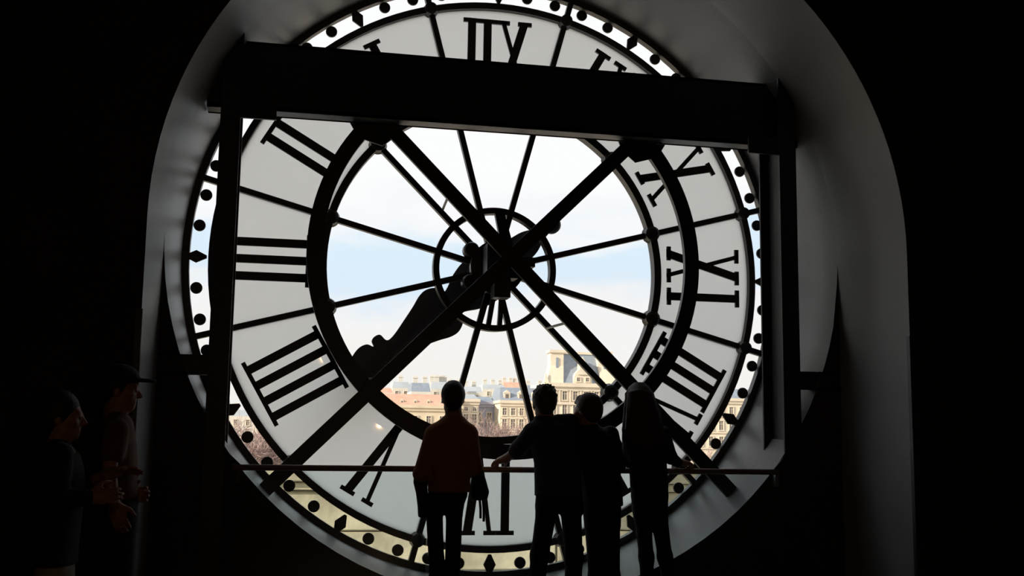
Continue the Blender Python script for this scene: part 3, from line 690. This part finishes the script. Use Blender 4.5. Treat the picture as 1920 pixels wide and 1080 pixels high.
# ---- person 4: long hair, slim dark clothes
Y4 = -1.32
J4 = dict(hs=0.88, leg=(0.055, 0.046, 0.038), head=at(1199, 752, Y4), face=(0.12, 1, -0.1), neck=at(1204, 790, Y4), chest=at(1212, 842, Y4), pelvis=at(1218, 935, Y4), sw=0.92,
          sh_l=at(1181, 810, Y4), sh_r=at(1243, 812, Y4), el_l=at(1178, 862, -1.24), el_r=at(1258, 858, -1.26),
          wr_l=at(1190, 872, -1.10), wr_r=at(1272, 868, -1.12),
          hand_l=((0.4, 0.8, 0.0), DOWN, (1, 0, 0), 0.7), hand_r=((0.85, 0.5, 0.02), DOWN, (0, 1, 0), 0.6),
          hip_l=at(1203, 955, Y4), hip_r=at(1234, 955, Y4), kn_l=at(1212, 1045, Y4 + 0.02), kn_r=at(1247, 1045, Y4 + 0.02), an_l=pz(1216, Y4 - 0.02, 0.085), an_r=pz(1270, Y4 - 0.02, 0.085))
J4['torso'] = [row(1190, 1218, 786, Y4, 0.05), row(1180, 1232, 797, Y4, 0.07), row(1174, 1246, 806, Y4, 0.09), row(1172, 1251, 820, Y4, 0.105), row(1176, 1250, 845, Y4, 0.11), row(1181, 1249, 872, Y4, 0.105), row(1182, 1251, 900, Y4, 0.11), row(1183, 1252, 915, Y4, 0.115)]
def top4(F, J=J4):
    F.loft(J['torso'], k=0.03)
    sleeves(F, J, 0.048, 0.042, 0.034, 0.9)
J4['pelv'] = [row(1184, 1251, 900, Y4, 0.10), row(1184, 1252, 930, Y4, 0.115), row(1187, 1250, 952, Y4, 0.11), row(1193, 1247, 972, Y4, 0.08)]
def tr4(F, J=J4):
    F.loft(J['pelv'], k=0.03)
    legs(F, J, *J['leg'])
def hair4(F, J=J4):
    F.loft([row(1188, 1206, 719, Y4 - 0.01, 0.035), row(1180, 1216, 725, Y4 - 0.01, 0.075), row(1176, 1222, 737, Y4 - 0.015, 0.10), row(1175, 1228, 752, Y4 - 0.035, 0.092), row(1173, 1234, 770, Y4 - 0.055, 0.075), row(1169, 1241, 790, Y4 - 0.075, 0.065), row(1168, 1247, 812, Y4 - 0.095, 0.055), row(1172, 1248, 832, Y4 - 0.105, 0.045), row(1185, 1238, 846, Y4 - 0.105, 0.03)], k=0.02)
    for i in range(13):
        t = -1 + 2 * i / 12; xs = [1199 + 9 * t, 1199 + 23 * t, 1203 + 30 * t, 1206 + 36 * t, 1209 + 39 * t + 3 * math.sin(i * 2.1)]
        ys = [721, 735 + 4 * abs(t), 768, 806, 838 - 12 * abs(t) + 6 * math.sin(i * 3.7)]; dp = math.sqrt(max(0.0, 1 - t * t))
        F.chain([A3(at(x_, y_, Y4 - q_ * dp - e_)) for x_, y_, q_, e_ in zip(xs, ys, (0.04, 0.095, 0.075, 0.058, 0.035), (0.01, 0.015, 0.055, 0.09, 0.105))], [0.012, 0.014, 0.013, 0.012, 0.005], 0.010)
person('woman with long loose hair in slim dark clothes at the end of the group', J4, SKIN,
       [('top', cloth('black_knit', (0.017, 0.016, 0.018)), top4, 'close-fitting black top'), ('trousers', cloth('black_trouser_cloth', (0.018, 0.018, 0.024)), tr4, 'slim black trousers'), ('hair', HAIRS['brown'], hair4, 'long loose brown hair')], Y4)
# ---- person 5: the woman in profile in the dark
Y5 = -2.72
J5 = dict(hs=0.94, leg=(0.078, 0.055, 0.038), head=at(116, 779, Y5), face=(1, 0.10, -0.04), front=(1, 0.1, 0), neck=at(106, 822, Y5), chest=at(112, 885, Y5), pelvis=at(104, 1008, Y5), sw=0.95,
          sh_l=at(113, 852, Y5 + 0.17), sh_r=at(113, 852, Y5 - 0.17), el_l=at(148, 912, Y5 + 0.16), el_r=at(106, 938, Y5 - 0.21),
          wr_l=at(202, 890, Y5 + 0.06), wr_r=at(168, 931, Y5 - 0.14),
          hand_l=((1, 0.05, 0.30), (0, -0.5, -1), (0.3, 0, 1), 0.35), hand_r=((1, 0.15, 0.05), (0, 1, -0.2), (0.2, 0, 1), 0.5),
          hip_l=at(104, 1030, Y5 + 0.085), hip_r=at(104, 1030, Y5 - 0.085), kn_l=pz(110, Y5 + 0.09, 0.44), kn_r=pz(104, Y5 - 0.09, 0.44), an_l=pz(104, Y5 + 0.10, 0.085), an_r=pz(98, Y5 - 0.10, 0.085))
def prof(xl, xr, y, Y, wd):
    """station of a figure standing in profile: the outline gives its depth, wd its half width"""
    a = at(xl, y, Y); b_ = at(xr, y, Y); c = (a + b_) / 2
    return ((c.x, Y, c.z), wd, (b_.x - a.x) / 2)
J5['torso'] = [prof(90, 127, 822, Y5, 0.06), prof(84, 136, 836, Y5, 0.11), prof(84, 150, 850, Y5, 0.155), prof(77, 158, 880, Y5, 0.17), prof(74, 160, 910, Y5, 0.165), prof(72, 156, 950, Y5, 0.16), prof(64, 150, 1000, Y5, 0.185), prof(58, 146, 1040, Y5, 0.20), prof(57, 146, 1056, Y5, 0.20)]
def top5(F, J=J5):
    F.loft(J['torso'], (1, 0.1), k=0.03)
    sleeves(F, J, 0.056, 0.050, 0.040, {'l': 0.4, 'r': 0.85})
J5['pelv'] = [prof(70, 136, 1035, Y5, 0.15), prof(64, 140, 1058, Y5, 0.17), prof(66, 140, 1090, Y5, 0.17)]
def tr5(F, J=J5):
    F.loft(J['pelv'], (1, 0.1), k=0.03)
    for sd_ in ('l', 'r'): F.chain([A3(J['hip_' + sd_]) + np.array([0, 0, -0.13]), A3(J['kn_' + sd_])], [0.085, 0.085], 0.03)
def hair5(F, J=J5):
    P = hair_cap(F, J['head'], J['face'], J.get('hs', 1.0), 0.012)
    F.loft([(tuple(P(0, -0.07, 0.0)), 0.07, 0.05), (tuple(P(0, -0.075, -0.08)), 0.07, 0.045), (tuple(P(0, -0.08, -0.14)), 0.06, 0.035)], (1, 0.1), k=0.03)
person('person in profile in a dark coat and pale shorts, holding out one hand', J5, SKIN2,
       [('coat', cloth('black_coat', (0.016, 0.017, 0.018)), top5, 'dark hip-length coat'), ('shorts', cloth('pale_shorts', (0.42, 0.38, 0.34)), tr5, 'pale shorts'), ('hair', HAIRS['black'], hair5, 'dark hair'),
        ('collar', cloth('white_collar', (0.55, 0.54, 0.53)), lambda F: F.chain([at(131, 836, Y5 - 0.045), at(136, 846, Y5 - 0.07), at(141, 858, Y5 - 0.085)], [0.007, 0.010, 0.006], 0.01), 'white shirt collar')], Y5)
# ---- person 6: the man with a cap, also in profile
Y6 = -2.30
J6 = dict(hs=0.94, leg=(0.085, 0.066, 0.058), head=at(224, 728, Y6), face=(1, 0.12, -0.06), front=(1, 0.15, 0), neck=at(216, 772, Y6), chest=at(222, 838, Y6), pelvis=at(224, 950, Y6), sw=1.0,
          sh_l=at(222, 805, Y6 + 0.17), sh_r=at(218, 805, Y6 - 0.19), el_l=at(230, 885, Y6 + 0.20), el_r=at(204, 885, Y6 - 0.22),
          wr_l=at(238, 930, Y6 + 0.02), wr_r=at(214, 946, Y6 - 0.22),
          hand_l=((0.9, -0.3, 0.1), (-0.2, -1, 0), (0, 0, 1), 0.6), hand_r=((0.35, 0.05, -0.95), (0, 1, 0), (1, 0, 0), 0.5),
          hip_l=at(224, 968, Y6 + 0.09), hip_r=at(224, 968, Y6 - 0.09), kn_l=pz(230, Y6 + 0.10, 0.48), kn_r=pz(226, Y6 - 0.10, 0.48), an_l=pz(226, Y6 + 0.11, 0.085), an_r=pz(220, Y6 - 0.11, 0.085))
J6['torso'] = [prof(200, 236, 772, Y6, 0.065), prof(200, 248, 786, Y6, 0.12), prof(192, 252, 800, Y6, 0.165), prof(188, 256, 830, Y6, 0.18), prof(188, 258, 865, Y6, 0.175), prof(188, 259, 900, Y6, 0.17), prof(188, 260, 935, Y6, 0.175)]
def top6(F, J=J6):
    F.loft(J['torso'], (1, 0.15), k=0.03)
    for sd_ in ('l', 'r'): F.cone(A3(J['sh_' + sd_]), A3(J['sh_' + sd_]) * 0.45 + A3(J['el_' + sd_]) * 0.55, 0.060, 0.058, 0.03)
J6['pelv'] = [prof(192, 258, 925, Y6, 0.165), prof(190, 260, 955, Y6, 0.17), prof(192, 258, 990, Y6, 0.165)]
def tr6(F, J=J6):
    F.loft(J['pelv'], (1, 0.15), k=0.03); legs(F, J, *J['leg'])
def hair6(F, J=J6):
    P = hair_cap(F, J['head'], J['face'], J.get('hs', 1.0), 0.006)
def cap6(F, J=J6):
    c = A3(J['head']); f = unit(J['face'])
    F.ell(c + np.array([0, 0, 0.060]) - f * 0.010, 0.090, 0.106, 0.066, f, (0, 0, 1), 0.01)
    F.ell(c + np.array([0, 0, 0.050]) + f * 0.115, 0.072, 0.070, 0.010, f, (0, 0, 1), 0.01)
person('man with a dark peaked cap in profile beside the wall edge, in a brown shirt', J6, SKIN2,
       [('shirt', cloth('brown_shirt', (0.15, 0.075, 0.04)), top6, 'brown short-sleeved shirt'), ('trousers', cloth('charcoal_trousers', (0.025, 0.025, 0.028)), tr6, 'charcoal trousers'), ('hair', HAIRS['black'], hair6, 'short dark hair'), ('cap', cloth('dark_blue_cap', (0.02, 0.024, 0.04)), cap6, 'dark peaked cap')], Y6)

# ------------------------------------------------------------------ outside: terrace parapet of stone blocks
GZ = -20.0
b = MB(); b.box(-900, 1200, 12, 2600, GZ - 1, GZ); tag(b.build('ground', M_GRAVEL), 'pale ground of the city far below', 'ground', kind='structure')
pa = empty('terrace_parapet', (0, 2.6, 0.0)); tag(pa, 'cream limestone terrace parapet just outside the clock', 'parapet', kind='structure')
def block_mesh(L, H_, D_):
    c = 0.012; b = MB()
    lo = [(-L / 2, -D_ / 2 + c, 0), (L / 2, -D_ / 2 + c, 0), (L / 2, D_ / 2, 0), (-L / 2, D_ / 2, 0)]
    b.hull([(-L / 2, -D_ / 2 + c, 0), (L / 2, -D_ / 2 + c, 0), (L / 2, D_ / 2, 0), (-L / 2, D_ / 2, 0)], [(-L / 2, -D_ / 2 + c, H_), (L / 2, -D_ / 2 + c, H_), (L / 2, D_ / 2, H_), (-L / 2, D_ / 2, H_)])
    b.hull([(-L / 2 + c, -D_ / 2, c), (L / 2 - c, -D_ / 2, c), (L / 2 - c, -D_ / 2 + c, c), (-L / 2 + c, -D_ / 2 + c, c)], [(-L / 2 + c, -D_ / 2, H_ - c), (L / 2 - c, -D_ / 2, H_ - c), (L / 2 - c, -D_ / 2 + c, H_ - c), (-L / 2 + c, -D_ / 2 + c, H_ - c)])
    me = bpy.data.meshes.new('stone_block'); me.from_pydata(b.v, [], b.f); me.materials.append(M_STONE); me.update(); return me
zt = HZ - 1.585
lev = [(zt - 0.11, 0.11, 0.62, 1.30), (zt - 0.19, 0.075, 0.52, 1.0), (zt - 0.56, 0.365, 0.44, 1.05), (zt - 0.93, 0.365, 0.44, 1.05), (zt - 1.30, 0.365, 0.44, 1.05), (zt - 1.67, 0.365, 0.50, 1.05)]
for i, (z0, H_, D_, L) in enumerate(lev):
    me = block_mesh(L - 0.012, H_ - 0.006, D_); x = -5.2 + (L / 2 if i % 2 else 0)
    while x < 5.2:
        o = link('stone_block', me, pa); o.location = (x, 2.6 + random.uniform(-0.004, 0.004), z0); x += L
b = MB(); b.box(-5.4, 5.4, 0.14, 3.2, zt - 2.1, zt - 1.70); tag(b.build('terrace_floor', mat('pale_roof_gravel', (0.72, 0.70, 0.66), 0.95, scale=6, bump=0.5)), 'stone terrace floor below the clock outside', 'terrace', kind='structure')

# ------------------------------------------------------------------ outside: the palace and the roofs behind
def window_mesh(w_, h_, arched=False):
    b = MB(); t = 0.22
    b.box(-w_ / 2, w_ / 2, -0.02, 0.3, 0, h_, 1)
    b.box(-w_ / 2 - t, -w_ / 2, -0.25, 0.1, -0.1, h_ + t); b.box(w_ / 2, w_ / 2 + t, -0.25, 0.1, -0.1, h_ + t); b.box(-w_ / 2, w_ / 2, -0.25, 0.1, h_, h_ + t); b.box(-w_ / 2 - t * 1.5, w_ / 2 + t * 1.5, -0.35, 0.1, -0.35, -0.1)
    b.box(-0.07, 0.07, -0.08, 0.1, 0, h_); b.box(-w_ / 2, w_ / 2, -0.08, 0.1, h_ * 0.62, h_ * 0.62 + 0.12)
    me = bpy.data.meshes.new('window'); me.from_pydata(b.v, [], b.f)
    for m_ in (M_LOUVRE, M_PANE): me.materials.append(m_)
    me.polygons.foreach_set('material_index', b.m); me.update(); return me
WTALL, WMID, WSMALL = window_mesh(1.25, 2.6), window_mesh(1.15, 1.9), window_mesh(0.95, 0.95)
def put(me, parent, x, y, z, name='window'):
    o = link(name, me, parent); o.location = (x, y, z); return o
def dormer_mesh(k_=1.0):
    b = MB(); b.box(-0.9, 0.9, -0.1, 2.5, 0, 2.0); b.box(-0.5, 0.5, -0.14, 0, 0.35, 1.7, 1); b.prism([(-1.1, 2.0), (1.1, 2.0), (0, 2.8)], -0.2, 2.5)
    b.v = [(x * k_, y * k_, z * k_) for x, y, z in b.v]
    me = bpy.data.meshes.new('dormer'); me.from_pydata(b.v, [], b.f)
    for m_ in (M_LOUVRE, M_PANE): me.materials.append(m_)
    me.polygons.foreach_set('material_index', b.m); me.update(); return me
DORM, DORMS = dormer_mesh(), dormer_mesh(0.55)
def chim_mesh():
    b = MB(); b.box(-0.9, 0.9, -0.5, 0.5, 0, 3.0); b.box(-1.05, 1.05, -0.65, 0.65, 3.0, 3.3)
    for x in (-0.6, 0, 0.6): b.box(x - 0.16, x + 0.16, -0.16, 0.16, 3.3, 4.0)
    me = bpy.data.meshes.new('chimney'); me.from_pydata(b.v, [], b.f); me.materials.append(M_PLASTER); me.validate(); me.update(); return me
CHIM = chim_mesh()
def wing(label, xl, xr, Y, z_eave, z_ridge, wall, roof, rows, step, depth=16, slope=4.0, dormers=0, chims=(), cat='building'):
    """a palace wing with its facade in the plane Y between xl and xr"""
    r = empty('palace_wing', ((xl + xr) / 2, Y + depth / 2, GZ)); tag(r, label, cat)
    b = MB(); b.box(xl, xr, Y, Y + depth, GZ, z_eave); b.build('wall', wall, r)
    b = MB(); b.box(xl - 0.4, xr + 0.4, Y - 0.7, Y + depth + 0.4, z_eave - 0.1, z_eave + 0.7); b.box(xl - 0.2, xr + 0.2, Y - 0.35, Y, z_eave - 0.9, z_eave - 0.1); b.build('cornice', wall, r)
    b = MB(); zz = z_eave + 0.7
    b.hull([(xl, Y, zz), (xr, Y, zz), (xr, Y + depth, zz), (xl, Y + depth, zz)], [(xl + 0.6, Y + slope, z_ridge), (xr - 0.6, Y + slope, z_ridge), (xr - 0.6, Y + depth - slope, z_ridge), (xl + 0.6, Y + depth - slope, z_ridge)]); rf = b.build('roof', roof, r)
    if dormers:
        n = int((xr - xl) / dormers)
        for i in range(n): put(DORMS if roof is M_TILE else DORM, r, xl + (i + 0.5) * (xr - xl) / n, Y + 0.8, zz + 0.1, 'dormer')
    for x in chims: put(CHIM, r, x, Y + depth * 0.5, z_ridge - 0.5, 'chimney')
    n = max(1, int((xr - xl) / step)); sp = (xr - xl) / n
    for z, me in rows:
        for i in range(n): put(me, r, xl + (i + 0.5) * sp, Y, z)
    if rows:
        b = MB()
        for z, me in rows: b.box(xl - 0.1, xr + 0.1, Y - 0.3, Y, z - 1.0, z - 0.6)
        b.build('string_course', wall, r)
    return r
YP = 300.0
X = lambda px, py=760, Y=YP: at(px, py, Y).x
Zp = lambda px, py, Y=YP: at(px, py, Y).z
# long wing with the rose roof
ze = Zp(770, 764); zr = Zp(770, 738)
wing('long buff palace wing with a rose tiled roof and small dormers', X(640), X(866), YP, ze, zr, M_LOUVRE2, M_TILE, [(ze - 4.2, WMID), (ze - 8.4, WTALL), (ze - 13.0, WTALL)], 3.4, slope=3.5, dormers=3.4)
# grey-roofed wing, with a recessed bay, its shade deepened by a blue-grey wall colour
ze = Zp(940, 753); zr = Zp(940, 738)
wing('cream palace wing with a pale grey roof next to the rose-roofed wing', X(870), X(902), YP + 4, ze, zr, M_LOUVRE, M_ZINC, [(ze - 2.6, WSMALL), (ze - 6.0, WTALL), (ze - 10.6, WTALL)], 2.3, slope=5)
wing('narrow recessed bay of the palace between two cream wings, its shade painted blue-grey', X(902), X(942), YP + 12, ze - 0.4, zr - 0.3, mat('blue_grey_painted_shade', (0.36, 0.36, 0.43), 0.9, scale=0.3), M_SLATE, [(ze - 5.5, WTALL)], 2.8, slope=5)
wing('cream palace wing with two window rows left of the domed pavilion', X(942), X(1022), YP + 3, ze - 0.2, Zp(975, 725), M_LOUVRE, M_SLATE, [(ze - 3.6, WMID), (ze - 7.4, WTALL), (ze - 12.0, WTALL)], 2.4, slope=4, dormers=4.0)
# the tall pavilion
pv = empty('palace_pavilion', (X(1085), YP, GZ)); tag(pv, 'tall palace pavilion with a steep slate roof between two big chimney stacks', 'building')
xa, xb = X(1022), X(1148); zc = Zp(1085, 726); xc = (xa + xb) / 2; YV = YP - 4
b = MB(); b.box(xa, xb, YV, YV + 20, GZ, zc); b.build('wall', M_LOUVRE, pv)
b = MB(); b.box(xa - 0.7, xb + 0.7, YV - 0.9, YV + 20.5, zc - 0.2, zc + 0.9); b.box(xa - 0.3, xb + 0.3, YV - 0.4, YV, zc - 1.2, zc - 0.2); b.box(xa - 0.3, xb + 0.3, YV - 0.4, YV, Zp(1085, 758) - 0.3, Zp(1085, 758) + 0.4); b.build('cornice', M_LOUVRE, pv)
zt_ = Zp(1085, 664)
b = MB(); b.hull([(xa + 2.6, YV + 0.5, zc + 0.9), (xb - 2.6, YV + 0.5, zc + 0.9), (xb - 2.6, YV + 19, zc + 0.9), (xa + 2.6, YV + 19, zc + 0.9)], [(xa + 5.0, YV + 5.5, zt_), (xb - 5.0, YV + 5.5, zt_), (xb - 5.0, YV + 14, zt_), (xa + 5.0, YV + 14, zt_)]); b.build('roof', M_SLATE, pv)
b = MB(); b.box(xa + 4.7, xb - 4.7, YV + 5.2, YV + 14.3, zt_, zt_ + 0.7); b.build('roof_crest', M_LOUVRE, pv)
for s, x0 in ((1, xa), (-1, xb)):
    zz0, zz1 = zc + 0.9, Zp(1040, 657); b = MB()
    def ch(x0, x1): return (min(x0, x1), max(x0, x1))
    l0, l1 = ch(x0 - s * 0.3, x0 + s * 4.4); l2, l3 = ch(x0 + s * 1.0, x0 + s * 4.8)
    b.hull([(l0, YV + 0.3, zz0), (l1, YV + 0.3, zz0), (l1, YV + 5, zz0), (l0, YV + 5, zz0)], [(l2, YV + 2, zz0 + 5.0), (l3, YV + 2, zz0 + 5.0), (l3, YV + 6, zz0 + 5.0), (l2, YV + 6, zz0 + 5.0)])
    b.box(l2, l3, YV + 2, YV + 6, zz0 + 5.0, zz1 - 0.8); b.box(l2 - 0.4, l3 + 0.4, YV + 1.6, YV + 6.4, zz1 - 0.8, zz1)
    b.box((l2 + l3) / 2 - 0.35, (l2 + l3) / 2 + 0.35, YV + 1.75, YV + 2.05, zz0 + 1.2, zz1 - 2.2, 1)
    b.build('chimney_stack', [M_LOUVRE, M_SLATE], pv)
    b = MB(); xs = x0 - s * 0.6; b.hull([(xs - 0.7, YV, zz0), (xs + 0.7, YV, zz0), (xs + 0.7, YV + 1.4, zz0), (xs - 0.7, YV + 1.4, zz0)], [(xs - 0.12, YV + 0.5, zz0 + 2.6), (xs + 0.12, YV + 0.5, zz0 + 2.6), (xs + 0.12, YV + 0.9, zz0 + 2.6), (xs - 0.12, YV + 0.9, zz0 + 2.6)]); b.build('urn', M_LOUVRE, pv)
zd = zc + 0.9; b = MB()
b.prism([(xc - 2.7, zd), (xc + 2.7, zd), (xc + 2.5, zd + 1.9), (xc + 2.0, zd + 2.9), (xc + 0.9, zd + 3.9), (xc + 0.7, zd + 6.2), (xc, zd + 7.4), (xc - 0.7, zd + 6.2), (xc - 0.9, zd + 3.9), (xc - 2.0, zd + 2.9), (xc - 2.5, zd + 1.9)], YV - 0.2, YV + 3.0); b.box(xc - 1.5, xc + 1.5, YV - 0.45, YV - 0.2, zd + 2.4, zd + 2.8); b.build('pediment', M_LOUVRE, pv)
for x in (-1.3, 1.3): put(WSMALL, pv, xc + x, YV - 0.22, zd + 0.6)
sp = 3.08; x0 = X(1052)
for i in range(-1, 5):
    x = x0 + i * sp
    if x < xa + 0.8 or x > xb - 0.8: continue
    put(WSMALL, pv, x, YV, Zp(1085, 733)); put(WTALL, pv, x, YV, Zp(1085, 751)); put(WTALL, pv, x, YV, Zp(1085, 778)); put(WTALL, pv, x, YV, Zp(1085, 806))
for i in range(-1, 5):
    b = MB(); x = x0 + (i + 0.5) * sp
    if xa < x < xb: b.box(x - 0.22, x + 0.22, YV - 0.3, YV, Zp(1085, 757), zc - 0.3); b.build('pilaster', M_LOUVRE, pv)
# wing on the far side of the pavilion
ze = Zp(1380, 751); zr = Zp(1380, 728)
wing('long cream palace wing with a grey mansard roof to the right of the pavilion', X(1148), X(1500), YP + 2, ze, zr, M_LOUVRE, M_SLATE, [(ze - 3.8, WMID), (ze - 8.6, WTALL), (ze - 13.2, WTALL)], 3.2, slope=3.2)
# roofs of the city behind
def house(px0, px1, py0, py1, Y, wall, roof, label, ch=2, seed=0):
    rnd = random.Random(seed); xl, xr = at(px0, py1, Y).x, at(px1, py1, Y).x; zt2, ze2 = at(px0, py0, Y).z, at(px0, py1, Y).z
    r = empty('apartment_house', ((xl + xr) / 2, Y, GZ)); tag(r, label, 'building', 'city roofs behind the palace')
    zb = at(px0, 790, Y).z; k_ = (zt2 - ze2); dp = 14
    b = MB(); b.box(xl, xr, Y, Y + dp, GZ, ze2); b.build('wall', wall, r)
    b = MB(); b.hull([(xl, Y, ze2), (xr, Y, ze2), (xr, Y + dp, ze2), (xl, Y + dp, ze2)], [(xl + 0.5, Y + 2.5, zt2), (xr - 0.5, Y + 2.5, zt2), (xr - 0.5, Y + dp - 2.5, zt2), (xl + 0.5, Y + dp - 2.5, zt2)]); b.build('roof', roof, r)
    for i in range(ch): put(CHIM, r, xl + (xr - xl) * (i + 0.5 + 0.3 * (rnd.random() - 0.5)) / ch, Y + 3.5 + 4 * rnd.random(), zt2 - 1.0, 'chimney')
    n = max(2, int((xr - xl) / 4.5))
    for i in range(n):
        for z in (ze2 - 3.2, ze2 - 6.6): put(WMID, r, xl + (i + 0.5) * (xr - xl) / n, Y, z)
    return r
H = [(640, 700, 722, 734, 420, M_PLASTER, M_ZINC, 'pale house with a zinc roof behind the start of the rose-roofed wing', 3),
     (700, 737, 726, 736, 400, M_PLASTER, M_TILE, 'cream house with a low tiled roof left of the grey-roofed block', 1),
     (736, 769, 715, 727, 430, M_PLASTER, M_ZINC, 'cream block with a flat zinc roof above the rose-roofed wing', 1),
     (771, 808, 717, 734, 410, M_PLASTER, M_SLATE, 'house with a blue slate mansard roof above the rose-roofed wing', 2),
     (808, 842, 715, 729, 450, M_PLASTER, M_ZINC, 'tall pale house just left of the head in the rust sweater', 4),
     (842, 872, 722, 732, 430, M_PLASTER, M_SLATE, 'slate-roofed house behind the cropped head', 2),
     (866, 905, 724, 735, 460, M_PLASTER, M_ZINC, 'long low zinc-roofed house above the narrow grey-roofed wing', 2),
     (905, 948, 720, 729, 520, M_PLASTER, M_ZINC, 'pale house with a broad zinc roof above the shaded bay', 3),
     (944, 985, 716, 726, 560, M_PLASTER, M_TILE, 'cream house with chimneys left of the pavilion spire', 4),
     (985, 1024, 722, 732, 540, M_PLASTER, M_SLATE, 'slate-roofed house against the foot of the pavilion chimney', 2),
     (430, 500, 768, 780, 420, M_PLASTER, M_ZINC, 'cream house with a zinc roof behind the bare trees', 3),
     (500, 640, 735, 748, 430, M_PLASTER, M_SLATE, 'broad slate-roofed house at the edge of the city view', 4),
     (320, 430, 745, 760, 430, M_PLASTER, M_ZINC, 'pale zinc-roofed house at the far end of the city view', 3)]
for i, a_ in enumerate(H): house(*a_[:8], ch=a_[8], seed=i + 3)

# ------------------------------------------------------------------ bare winter trees along the gardens
def tree(px, py_top, Y, spread, label, seed, levels=6):
    rnd = random.Random(seed); top = at(px, py_top, Y); base = Vector((top.x, Y, GZ)); Ht = top.z - GZ
    r = empty('bare_tree', base); tag(r, label, 'tree', 'bare trees in front of the palace')
    tr_, br = MB(), MB()
    hT = Ht * 0.30
    tr_.tube([base, base + Vector((0.1, 0, hT * 0.5)), base + Vector((0, 0.1, hT))], [0.42, 0.34, 0.30], 8)
    tr_.build('trunk', M_BARK, r)
    def grow(p, d, L, rad, lv):
        q_ = p + d * L * 0.5 + Vector((rnd.uniform(-1, 1), rnd.uniform(-1, 1), rnd.uniform(-0.3, 0.6))) * L * 0.06; e = p + d * L
        br.tube([p, q_, e], [rad, rad * 0.8, rad * 0.55], 3)
        if lv <= 0: return
        for i in range(4):
            nd = (d + Vector((rnd.gauss(0, 1), rnd.gauss(0, 1), rnd.gauss(0.15, 0.7))) * 0.55).normalized()
            grow(p + d * L * rnd.uniform(0.45, 1.0), nd, L * rnd.uniform(0.55, 0.74), max(rad * 0.55, 0.055), lv - 1)
    tp = base + Vector((0, 0.1, hT))
    for i in range(6):
        a_ = i * 1.05 + rnd.random(); d = Vector((math.cos(a_) * spread, math.sin(a_) * spread, 1.0)).normalized()
        grow(tp - Vector((0, 0, rnd.uniform(0, 1.2))), d, Ht * 0.375, 0.22, levels - 2)
    br.build('branches', M_BARK, r)
T = [(395, 790, 210, 'bare winter tree at the outer end of the tree row'), (440, 793, 190, 'bare winter tree seen beside the steel post low on the left'), (478, 800, 200, 'bare winter tree behind the minute dots near the handrail'), (515, 806, 190, 'bare winter tree behind the crossed brace on the left'), 
     (720, 790, 250, 'bare winter tree behind the brace ring on the left'), (800, 788, 250, 'bare winter tree beside the rust sweater'),
     (885, 791, 260, 'bare winter tree right of the rust sweater'), (925, 782, 265, 'tallest bare winter tree in front of the shaded bay'), (962, 790, 255, 'bare winter tree in front of the two-row wing'), (1000, 793, 255, 'bare winter tree by the shoulder of the leaning man'),
     (1320, 846, 240, 'bare winter tree low behind the minute ring on the right'), (1370, 850, 230, 'bare winter tree at the right end of the tree row')]
for i, (px, py, Y, lb) in enumerate(T): tree(px, py, Y, 0.75, lb, 11 + i)

# ------------------------------------------------------------------ warm lamps of the room, seen only as reflections in the glass
def pendant(p, lab):
    r = empty('pendant_lamp', p); tag(r, lab, 'lamp')
    b = MB(); b.tube([(p[0], p[1], p[2] + 0.06), (p[0], p[1], ZC)], 0.006, 6); b.build('cord', M_STEEL, r)
    b = MB(); b.tube([(p[0], p[1], p[2] + 0.02), (p[0], p[1], p[2] + 0.05), (p[0], p[1], p[2] + 0.10)], [0.07, 0.05, 0.02], 16); b.build('shade', M_IRON, r)
    b = MB(); b.tube([(p[0], p[1], p[2] - 0.025), (p[0], p[1], p[2] - 0.015), (p[0], p[1], p[2]), (p[0], p[1], p[2] + 0.02)], [0.008, 0.016, 0.019, 0.012], 14); bu = b.build('bulb', glow_mat('warm_bulb', (1.0, 0.62, 0.22), 18.0) if 'warm_bulb' not in MATS else MATS['warm_bulb'], r, True)
    L_ = bpy.data.lights.new('lamp_light', 'POINT'); L_.energy = 15.0; L_.color = (1.0, 0.62, 0.30); L_.shadow_soft_size = 0.012
    lo_ = bpy.data.objects.new('lamp_light', L_); COL.objects.link(lo_); lo_.parent = r; lo_.location = (0, 0, -0.09)
pa_ = at(607, 662, 10.0); pendant((pa_.x, -10.0, pa_.z), 'higher small warm pendant lamp behind the camera')
pa_ = at(712, 788, 12.0); pendant((pa_.x, -12.0, pa_.z), 'lower small warm pendant lamp at the back of the room')
